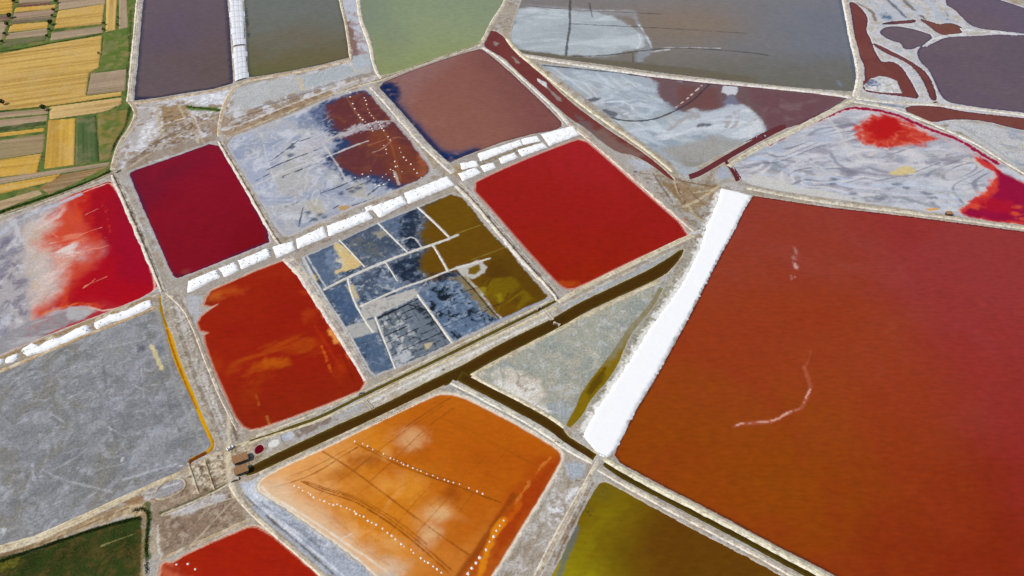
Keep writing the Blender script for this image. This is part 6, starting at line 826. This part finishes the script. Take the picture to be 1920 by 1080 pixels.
def panelled(label, q, rows):
    # a heap whose cover is stitched from separate sheets: three sheets across, one row after another
    a, b, c, d = [np.array(G(*p)) for p in q]; o = obj('salt_heap', None, label, 'salt heap', 'covered salt heaps between the purple and dark olive ponds', None, None, (*((a+b+c+d)/4), 0)); o0 = (a+b+c+d)/4
    M_s = bpy.data.materials.get('sheet') or plain('sheet', (236, 237, 242), .7, .25, .5, .16, .4)
    for i in range(rows):
        for j in range(3):
            s0, s1 = (i+.03)/rows, (i+.97)/rows; vs, n = [], 6; x0, x1 = j/3+.004, (j+1)/3-.004; t0 = [nrs.uniform(-.07, .07) for _ in range(2)]
            for iy in range(n):
                for ix in range(n):
                    u = x0+(x1-x0)*ix/(n-1); v_ = s0+(s1-s0)*iy/(n-1); e = abs(2*u-1); k = u+(t0[0 if j == 0 else 1] if (u < .02 or u > .98) else 0)
                    P = (a*(1-k)+b*k)*(1-v_)+(d*(1-k)+c*k)*v_; hh = 1.3*(1-e**3.2); edge_ = min(ix, n-1-ix, iy, n-1-iy)
                    vs.append((P[0]-o0[0], P[1]-o0[1], max(-.1, hh+(.10 if edge_ else -.05)*1.6+nrs.uniform(-.16, .16)*(edge_ > 0))))
            fs = [(r*n+c_, r*n+c_+1, (r+1)*n+c_+1, (r+1)*n+c_) for r in range(n-1) for c_ in range(n-1)]
            me = mesh_np('cover_sheet', vs, fs, M_s)
            if me.polygons[0].normal.z < 0: me.flip_normals()
            obj('cover_sheet', me, parent=o)
    # the salt body under the sheets
    n, m = 30, 13; vs = []
    for i in range(n):
        for j in range(m):
            u, v_ = j/(m-1), i/(n-1); P = (a*(1-u)+b*u)*(1-v_)+(d*(1-u)+c*u)*v_; e = abs(2*u-1); vs.append((P[0]-o0[0], P[1]-o0[1], -.2+1.28*(1-e**3.2)*min(1, min(v_, 1-v_)*14)))
    fs = [(r*m+c_, r*m+c_+1, (r+1)*m+c_+1, (r+1)*m+c_) for r in range(n-1) for c_ in range(m-1)]
    me = mesh_np('salt_body', vs, fs, bpy.data.materials.get('seam_salt') or plain('seam_salt', (200, 202, 206), .9, .1, 1, .15))
    if me.polygons[0].normal.z < 0: me.flip_normals()
    obj('salt_body', me, parent=o)
panelled('seamed white salt strip above the dark gap, running out of the top edge', [(424, -60), (453, -60), (461.5, 84), (436, 87)], 15)
panelled('seamed white salt strip below the dark gap', [(436.5, 90), (462, 87), (465.5, 146), (440, 154)], 6)
def island(label, left, right, h, blue):
    o = loaf('salt_island', label, left, right, h/.55, None, 'island', M_soil, 0, .4, step=.8, ragged=.6); me = o.data; n = len(me.vertices); co = np.empty(n*3, np.float32); me.vertices.foreach_get('co', co); co = co.reshape(-1, 3); cvi = Canvas(co[:, 0]+o.location.x, co[:, 1]+o.location.y, (206, 206, 208))
    cvi.mott((226, 226, 228), 5, .48, .64, .9); cvi.mott((176, 166, 150), 5, .54, .68, .7)
    if blue: cvi.poly(blue, (54, 80, 124), 4, 5, 4, .85, mott=.4, ms=3)
    cvi.grain(.12, 1.6); a = me.color_attributes.new('Col', 'FLOAT_COLOR', 'POINT'); c = np.zeros((n, 4), np.float32); c[:, :3] = cvi.c; a.data.foreach_set('color', c.ravel())
    o['kind'] = 'structure'; o.location.z = -.3
island('white salt island with a blue stained corner in the brown channel', [(1620, 160), (1634, 146), (1650, 142), (1668, 145), (1682, 152)], [(1622, 168), (1645, 172), (1665, 174), (1680, 174), (1692, 174)], .8, [(1620, 150), (1645, 146), (1648, 158), (1626, 164)])
island('long thin white spit reaching into the lake at the upper right', [(1800, 52), (1840, 54), (1870, 57), (1908, 62)], [(1802, 58), (1845, 60), (1875, 64), (1908, 66)], .5, None)
island('thin white spit closing the lobe of the purple lake', [(1732, 84), (1748, 72), (1764, 66), (1790, 63), (1812, 61)], [(1738, 88), (1752, 78), (1768, 71), (1792, 68), (1814, 66)], .5, None)
island('pale sand bar in the reddish canal', [(1006, 146), (1014, 148), (1026, 156)], [(1008, 152), (1018, 160), (1027, 164)], .5, None)
# ------------------------------------------------------------------ small raw salt piles raked up inside the ponds
def pile_mesh(seed, r):
    rs = random.Random(seed); vs = [(0, 0, r*.62)]; n = 9
    for k, (q, z) in enumerate(((.42, .5), (.8, .2), (1.05, -.12))):
        for i in range(n):
            a = 2*math.pi*i/n; d = q*r*rs.uniform(.8, 1.2); vs.append((d*math.cos(a), d*math.sin(a), z*r*rs.uniform(.75, 1.15) if z > 0 else z))
    fs = [(0, 1+i, 1+(i+1) % n) for i in range(n)]
    for k in range(2):
        for i in range(n):
            p, q = 1+k*n+i, 1+k*n+(i+1) % n; fs += [(p, p+n, q+n), (p, q+n, q)]
    return mesh_np('salt_pile', vs, fs, M_pile)
PM = [pile_mesh(k, 1.0) for k in range(5)]
ORD = 'first second third fourth fifth sixth seventh eighth ninth tenth eleventh twelfth thirteenth fourteenth fifteenth sixteenth seventeenth eighteenth nineteenth twentieth'.split()
ORD += ['twenty-'+o for o in ORD[:9]]+['thirtieth']+['thirty-'+o for o in ORD[:9]]+['fortieth']
def piles(label, group, pts, size=1.0, jit=1.0, extra=1, order=None):
    base_ = label
    for ip, (u, v) in enumerate(pts):
        label = f'{ORD[ip]} {base_}, counted {order}' if order else base_
        for e in range(extra):
            x, y = G(u+rng.uniform(-jit, jit)*(1 if not e else 2.5), v+rng.uniform(-jit, jit)*(.6 if not e else 1.5)); o = obj('salt_pile', rng.choice(PM), label, 'salt pile', group, None, None, (x, y, WATER_Z+.05)); s = size*rng.uniform(.7, 1.3); o.scale = (s, s, s); o.rotation_euler.z = rng.uniform(0, 6)
GA = 'salt piles in the maroon water'
piles('salt pile in the left line of the maroon water', GA, [(656, 172), (657, 181), (662, 194), (665, 203), (673, 215), (676, 220), (680, 224), (685, 228), (691, 232), (694, 236), (697, 240), (699, 245)], .8, .5, order='from the top')
piles('salt pile in the right line of the maroon water', GA, [(683, 183), (686, 188), (688, 195), (690, 204), (693, 211), (697, 216), (701, 221), (706, 227), (710, 229), (712, 233), (714, 236), (717, 240), (720, 244), (728, 256), (732, 262)], .75, .5, order='from the top')
piles('little white salt pile scattered near the lower rim of the maroon water', GA, [(740, 302), (762, 300), (776, 317), (754, 321), (790, 332), (680, 326), (696, 320), (691, 331), (724, 326), (730, 337), (720, 345), (717, 331), (666, 332), (679, 335), (737, 319), (740, 330), (782, 324), (770, 307), (757, 294), (752, 285), (749, 277), (724, 280), (725, 287), (720, 272), (704, 345), (712, 347), (745, 311), (732, 317), (739, 326), (742, 312)], .7, .5)
GB = 'salt piles in the orange pond'
piles('salt pile in the upper row of the orange pond', GB, [(665, 827), (680, 832), (690, 836), (700, 842), (720, 850), (732, 858), (739, 861), (745, 864), (752, 867), (757, 870), (765, 872), (775, 877), (783, 880), (790, 883), (800, 888), (812, 891), (821, 896), (833, 899), (841, 902), (850, 904), (862, 907), (880, 914), (895, 920), (905, 925)], .55, .8, order='from the left')
piles('salt pile in the lower row of the orange pond', GB, [(553, 910), (560, 913), (568, 919), (578, 923), (582, 927), (588, 932), (600, 936), (608, 939), (617, 944), (625, 946), (632, 945), (640, 948), (651, 952), (656, 955), (665, 958), (668, 963), (675, 966), (682, 968), (690, 976), (698, 980), (706, 983), (718, 990), (727, 998), (735, 1004), (741, 1011), (752, 1020), (757, 1024), (772, 1030), (776, 1036), (790, 1046), (797, 1052), (803, 1055), (812, 1062), (820, 1067), (828, 1073)], .6, .8, order='from the left')
piles('salt pile in the steep right row of the orange pond', GB, [(945, 975), (938, 985), (930, 995), (925, 1005), (918, 1015), (912, 1030), (900, 1045), (892, 1055), (885, 1065), (877, 1075)], .8, 1.0, order='from the top')
piles('salt pile in the red pond at the bottom edge', 'salt piles in the red pond', [(331, 1058), (352, 1057), (366, 1067)], .9, .3, order='from the left')
# ------------------------------------------------------------------ trees, bushes and reeds of the farmland
M_leaf = plain('leaf', (58, 78, 30), .8, .15, 1.5, .3); M_leafd = plain('dark_leaf', (36, 56, 26), .8, .15, 1.5, .3); M_bark = plain('bark', (92, 76, 60), .9, .1, 2, .2)
def leafcloud(seed, n, R0, c, sz):
    rs = np.random.RandomState(seed); d = rs.normal(size=(n, 3)); d /= np.linalg.norm(d, axis=1)[:, None]
    lob = rs.normal(size=(9, 3)); lob /= np.linalg.norm(lob, axis=1)[:, None]; k = (np.clip(d@lob.T, 0, 1)**6).max(1); r = (.62+.42*k)*rs.uniform(.55, 1, n)**.4
    P = d*r[:, None]*np.array(R0)+np.array(c); t1 = rs.normal(size=(n, 3)); t1 /= np.linalg.norm(t1, axis=1)[:, None]; t2 = np.cross(t1, rs.normal(size=(n, 3))); t2 /= np.linalg.norm(t2, axis=1)[:, None]; s = sz*rs.uniform(.6, 1.3, n)[:, None]
    V = np.stack([P-t1*s, P+t2*s*.6, P+t1*s, P-t2*s*.6], 1).reshape(-1, 3); return V, np.arange(4*n).reshape(n, 4)
def trunk(h, r, seed):
    rs = random.Random(seed); vs, fs = [], []
    def limb(p, q, r0, r1):
        p, q = np.array(p), np.array(q); ax = q-p; u_ = np.cross(ax, (1, .3, .2)); u_ /= np.linalg.norm(u_); v_ = np.cross(ax, u_); v_ /= np.linalg.norm(v_); b = len(vs)
        for c, rr in ((p, r0), ((p+q)/2+u_*r0*.5, (r0+r1)/2), (q, r1)):
            for i in range(6): a = i*math.pi/3; vs.append(tuple(c+rr*(u_*math.cos(a)+v_*math.sin(a))))
        for k in range(2):
            for i in range(6): j = (i+1) % 6; fs.append((b+k*6+i, b+k*6+j, b+k*6+6+j, b+k*6+6+i))
    limb((0, 0, -.3), (0.1, 0, h*.55), r, r*.6)
    for k in range(6): a = k*1.05+rs.uniform(-.3, .3); z = h*rs.uniform(.35, .55); limb((0.05, 0, z), (math.cos(a)*h*.28, math.sin(a)*h*.28, z+h*.28), r*.45, r*.12)
    return vs, fs
def tree(name, label, u, v, h, R0, cat='tree', dark=True, group=None, n=700):
    x, y = G(u, v); sd_ = rng.randint(0, 9999); o = obj(name, None, label, cat, group, None, None, (x, y, 0))
    V, F = leafcloud(sd_, n, (R0, R0*.9, h*.40), (0, 0, h*.6), R0*.13); obj('crown', mesh_np('crown', V, F, M_leafd if dark else M_leaf, smooth=False), parent=o)
    vs, fs = trunk(h, h*.035, sd_); obj('trunk', mesh_np('trunk', vs, fs, M_bark), parent=o); return o
tree('field_tree', 'lone dark tree standing in the big wheat field at the left edge', 7, 197, 6.5, 2.6)
tree('field_tree', 'dark tree at the corner of the beige plot', 84, 208, 7, 2.9)
tree('field_tree', 'round dark tree in the hedge right of the striped block', 96, 47, 6.5, 3.0)
for i, (u, v, h, r) in enumerate(((27, 5, 4.5, 2.2), (20, 34, 6.5, 3.0), (15, 49, 5.5, 2.6), (10, 66, 4, 2.0), (5, 80, 3.5, 1.8))):
    tree('hedge_tree', ['topmost bushy tree in the hedge at the far left', 'largest bushy tree in the hedge at the far left', 'third bushy tree down the hedge at the far left', 'fourth bushy tree down the hedge at the far left', 'lowest bushy tree of the hedge at the far left'][i], u, v, h, r, group='hedge trees at the far left', dark=(i in (1, 2)))
for i, (u, v, h, r) in enumerate(((107, 6, 4.5, 2.3), (102, 22, 4.5, 2.2), (99, 32, 4, 2.0), (93, 58, 3.8, 1.9), (89, 70, 3.6, 1.9))):
    tree('hedge_tree', ['topmost green bush of the hedge beside the striped block', 'second green bush of the hedge beside the striped block', 'third green bush of the hedge beside the striped block', 'fourth green bush of the hedge beside the striped block', 'lowest green bush of the hedge beside the striped block'][i], u, v, h, r, dark=False, group='hedge bushes beside the striped block', n=450)
for i, (u, v, h, r) in enumerate(((196, 47, 4.2, 2.2), (196, 58, 4, 2.2), (222, 35, 3, 1.5), (221, 48, 3, 1.5), (186, 102, 3.2, 1.6))):
    tree('shrub', ['green shrub at the upper right corner of the hedge line', 'green shrub above the meadow corner', 'upper green shrub beside the narrow wheat plot', 'lower green shrub beside the narrow wheat plot', 'green shrub between meadow and wheat'][i], u, v, h, r, cat='shrub', dark=(i == 3), group='shrubs around the meadow', n=350)
def reeds(name, label, line, wpx, n, h, cat, mat, sp=1.0):
    p = W(sm(line, 1, False)); r_ = np.concatenate([[0], np.cumsum(np.hypot(*np.diff(p, axis=0).T))]); k = mpp(*line[len(line)//2]); t = nrs.uniform(0, r_[-1], n); ix = np.interp(t, r_, p[:, 0]); iy = np.interp(t, r_, p[:, 1]); o = nrs.normal(0, wpx*k*.24, (n, 2)); hh = h*nrs.uniform(.5, 1.2, n)*(.5+fbm(ix, iy, 6, 3, 5)); a = nrs.uniform(0, 6.28, n); w_ = nrs.uniform(.15, .4, n)*sp
    bx, by = ix+o[:, 0], iy+o[:, 1]; lx, ly = nrs.normal(0, .25, n)*hh, nrs.normal(0, .25, n)*hh; z0 = np.full(n, -.15)
    V = np.stack([np.stack([bx-np.cos(a)*w_, by-np.sin(a)*w_, z0], 1), np.stack([bx+np.cos(a)*w_, by+np.sin(a)*w_, z0], 1), np.stack([bx+lx, by+ly, hh], 1)], 1).reshape(-1, 3)
    return obj(name, mesh_np(name, V, np.arange(3*n).reshape(n, 3), mat, smooth=False), label, cat, None, 'stuff')
M_reed = plain('reed', (96, 122, 56), .85, .1, .25, .35); M_reedd = plain('dark_reed', (48, 62, 24), .85, .1, .2, .4)
reeds('reed_bank', 'dark green reed bank between the farm plots and the spotted dyke', [(-100, 438), (0, 398), (60, 378), (115, 360), (160, 344), (205, 322)], 8, 6000, .8, 'reeds', M_reed)
reeds('grass_verge', 'green verge along the road beside the weedy plot', [(244, 200), (240, 220), (233, 240), (219, 262), (209, 285)], 8, 2200, .5, 'grass', M_reed)
reeds('grass_verge', 'green lane of grass above the big wheat field', [(-60, 108), (0, 97), (50, 90), (100, 80), (150, 72), (193, 63)], 4, 3000, .5, 'grass', M_reed)
reeds('grass_verge', 'dark grass line between the tan strips and wheat', [(-60, 216), (0, 209), (60, 203), (100, 199), (160, 190), (225, 181)], 3, 2000, .4, 'grass', M_reed)
reeds('grass_verge', 'grass edge left of the pale dyke at the meadow', [(246, 20), (244, 60), (242, 100), (238, 140), (236, 180)], 7, 2500, .4, 'grass', M_reed)
reeds('reed_bank', 'dark reeds along the ditch of the green field at the bottom left', [(-60, 1072), (20, 1046), (100, 1018), (180, 992), (262, 970)], 7, 4000, .7, 'reeds', M_reed)
reeds('reed_bank', 'green reeds beside the ditch at the corner of the green field', [(250, 958), (270, 952), (280, 965), (276, 1000), (274, 1040), (276, 1075)], 8, 1800, .6, 'reeds', M_reed)
reeds('scrub', 'salt grass in the strip below the purple-brown pond', [(352, 200), (380, 203), (412, 207)], 7, 900, .4, 'grass', M_reed)
reeds('rough_grass', 'dark rough grass covering the green field at the bottom left', [(0, 1060), (120, 1040), (250, 1020)], 80, 9000, .3, 'grass', M_reed, .8)
# ------------------------------------------------------------------ pump houses, car, sluices
M_rust = plain('rusty_roof', (170, 128, 88), .8, .2, .6, .2); M_rib = plain('roof_rib', (150, 110, 74), .8, .2, 1, .2); M_wall = plain('grey_brick_wall', (120, 108, 98), .9, .1, 1.5, .15); M_dark = plain('dark_opening', (40, 40, 46), .6, .3); M_conc = plain('weathered_concrete', (196, 188, 174), .9, .1, .8, .15, .2); M_wood = plain('old_wood', (112, 84, 60), .9, .1, 1.5, .2)
def box(x0, x1, y0, y1, z0, z1): return [(x0, y0, z0), (x1, y0, z0), (x1, y1, z0), (x0, y1, z0), (x0, y0, z1), (x1, y0, z1), (x1, y1, z1), (x0, y1, z1)], [(0, 3, 2, 1), (4, 5, 6, 7), (0, 1, 5, 4), (1, 2, 6, 5), (2, 3, 7, 6), (3, 0, 4, 7)]
def part(name, parent, shapes, mat, smooth=False, **kw):
    vs, fs = [], []
    for v_, f_ in shapes: b = len(vs); vs += v_; fs += [tuple(b+i for i in q) for q in f_]
    return obj(name, mesh_np(name, vs, fs, mat, smooth=smooth), parent=parent, **kw)
def shed(label, u, v, rot, L_, Wd, h, roofh):
    x, y = G(u, v); o = obj('pump_house', None, label, 'shed', 'pump houses by the canal head', None, None, (x, y, 0)); o.rotation_euler.z = R(rot); a, b = L_/2, Wd/2
    wl = part('wall', o, [box(-a, a, -b, b, -.2, h)], M_wall)
    gv = [(-a, -b, h), (-a, b, h), (-a, 0, h+roofh), (a, -b, h), (a, b, h), (a, 0, h+roofh)]; part('gable', o, [(gv, [(0, 1, 2), (3, 5, 4)])], M_wall)
    e = .45; sl_ = math.hypot(b, roofh)
    for s in (-1, 1):
        d = roofh/b*e; vs = [(-a-e, s*(b+e), h-d), (a+e, s*(b+e), h-d), (a+e, 0, h+roofh+.02), (-a-e, 0, h+roofh+.02)]; vs += [(p, q, z+.14) for p, q, z in vs]
        rf = part('roof_slope', o, [(vs, [(0, 3, 2, 1), (4, 5, 6, 7), (0, 1, 5, 4), (1, 2, 6, 5), (2, 3, 7, 6), (3, 0, 4, 7)])], M_rust)
        rib = []
        for k in range(11):
            px = -a+(2*a)*k/10; rv = [(px-.07, s*(b+e), h-d+.15), (px+.07, s*(b+e), h-d+.15), (px+.07, 0, h+roofh+.17), (px-.07, 0, h+roofh+.17)]; rv += [(p, q, z+.07) for p, q, z in rv]; rib.append((rv, [(0, 3, 2, 1), (4, 5, 6, 7), (0, 1, 5, 4), (1, 2, 6, 5), (2, 3, 7, 6), (3, 0, 4, 7)]))
        part('roof_ribs', rf, rib, M_rib)
    part('door', o, [box(a, a+.08, -.9, .9, 0, 2.2)], M_dark)
    for k in (-1, 1):
        part('window', o, [box(k*a*.5-.6, k*a*.5+.6, -b-.06, -b, 1.1, 2.1)], M_dark)
    return o
shed('brown roofed pump house beside the crimson pan', 452.5, 862.5, 24, 8.2, 4.6, 2.9, 1.0)
shed('brown roofed pump house nearest the canal head', 454, 884, 24, 7.2, 4.2, 2.7, .9)
def car(label, u, v, rot):
    x, y = G(u, v); o = obj('parked_car', None, label, 'car', None, None, None, (x, y, .35)); o.rotation_euler.z = R(rot); Mb = plain('car_paint', (240, 242, 244), .3, .5); Mg = plain('car_glass', (34, 40, 48), .1, .6); Mt = plain('tyre_rubber', (30, 30, 32), .9, .1)
    pf = [(-2.2, .35), (-2.2, .85), (-1.9, 1.0), (-1.0, 1.02), (1.1, 1.0), (1.9, .92), (2.2, .75), (2.2, .35)]; n = len(pf)
    vs = [(p, s*.88, z) for s in (-1, 1) for p, z in pf]; fs = [(i, (i+1) % n, n+(i+1) % n, n+i) for i in range(n)]
    me_v, me_f = vs, fs; part('body', o, [(me_v, me_f)], Mb); part('side_panel', o, [(vs, [tuple(range(n))[:4]+()] if False else [(0, 1, 2, 3), (0, 3, 4, 7), (4, 5, 6, 7), (n+3, n+2, n+1, n), (n+7, n+4, n+3, n), (n+7, n+6, n+5, n+4)])], Mb)
    cv_ = [(-1.5, -.8, 1.02), (1.0, -.8, 1.0), (.4, -.66, 1.5), (-1.15, -.66, 1.52)]; cv2 = [(p, -q, z) for p, q, z in cv_]; part('cabin_glass', o, [(cv_+cv2, [(0, 1, 2, 3), (7, 6, 5, 4), (1, 5, 6, 2), (0, 3, 7, 4)])], Mg); part('roof', o, [box(-1.15, .4, -.66, .66, 1.5, 1.56)], Mb)
    for sx in (-1.35, 1.35):
        for sy in (-.8, .8):
            k = 12; tv = [(sx+.33*math.cos(2*math.pi*i/k), sy+d, .33+.33*math.sin(2*math.pi*i/k)) for d in (-.1, .1) for i in range(k)]; wv, wf = tv, [(i, (i+1) % k, k+(i+1) % k, k+i) for i in range(k)]
            w_ = part('wheel', o, [(wv, wf)], Mt); part('rim', w_, [box(sx-.16, sx+.16, sy-.11, sy+.11, .17, .49)], Mb)
    o.location.z = .25
    return o
car('white car parked on the track junction north of the pump houses', 432, 841, 42)
def sluice(label, u, v, rot, span=5.0):
    x, y = G(u, v); o = obj('sluice_gate', None, label, 'sluice gate', 'small sluice gates on the ditches', None, None, (x, y, 0)); o.rotation_euler.z = R(rot); s = span/2
    for k in (-1, 1): part('pier', o, [box(k*s-.3, k*s+.3, -1.2, 1.2, -1.0, .9)], M_conc)
    part('deck', o, [box(-s-.6, s+.6, -.7, .5, .9, 1.1)], M_conc); part('gate_plate', o, [box(-s+.3, s-.3, -.95, -.85, -1.0, .7)], M_wood)
    for k in (-1, 1): part('lifting_post', o, [box(k*.5-.08, k*.5+.08, -.98, -.82, 1.1, 2.0)], M_wood)
    part('lifting_beam', o, [box(-.7, .7, -1.0, -.8, 2.0, 2.15)], M_wood); return o
for l, u, v, r, s in (('sluice where the pale culvert meets the long dark canal', 1044, 608, -30, 4), ('sluice at the lower corner of the slate pans', 1010, 578, 30, 3), ('sluice at the lower corner of the orange red pond', 676, 737, 30, 3), ('sluice beside the orange pond on the canal branch', 1047, 829, -28, 4), ('sluice at the head of the long dark canal by the pump houses', 440, 900, 25, 4), ('sluice between the farmland road and the crimson ponds', 220, 322, 60, 4), ('sluice where the narrow brown channel passes the lake road', 1752, 192, 5, 4)): sluice(l, u, v, r, s)
def culvert(label, pts, wpx):
    p = W(pts); k = mpp(*pts[0])*wpx/2; x0, y0 = p[0]; o = obj('concrete_flume', None, label, 'flume', None, None, None, (x0, y0, 0)); d = p[-1]-p[0]; L_ = np.hypot(*d); o.rotation_euler.z = math.atan2(d[1], d[0])
    for s in (-1, 1): part('side_wall', o, [box(0, L_, s*k-.25, s*k+.25, -.5, .75)], M_conc)
    part('channel_floor', o, [box(0, L_, -k+.25, k-.25, -.4, .12)], M_conc); return o
culvert('pale flume between the slate pans and the long dark canal', [(1020, 580), (1036, 600)], 6)
culvert('narrow flume from the orange red pond corner to the long dark canal', [(680, 748), (698, 766)], 4)
x, y = G(1778, 403); hut = obj('site_hut', None, 'tiny brown hut at the foot of the crimson rimmed basin', 'hut', None, None, None, (x, y, 0)); part('wall', hut, [box(-2.2, 2.2, -1.4, 1.4, -.2, 2.3)], M_wood); part('roof', hut, [box(-2.5, 2.5, -1.7, 1.7, 2.3, 2.5)], M_rust); part('door', hut, [box(-2.28, -2.2, -.5, .5, 0, 2)], M_dark)
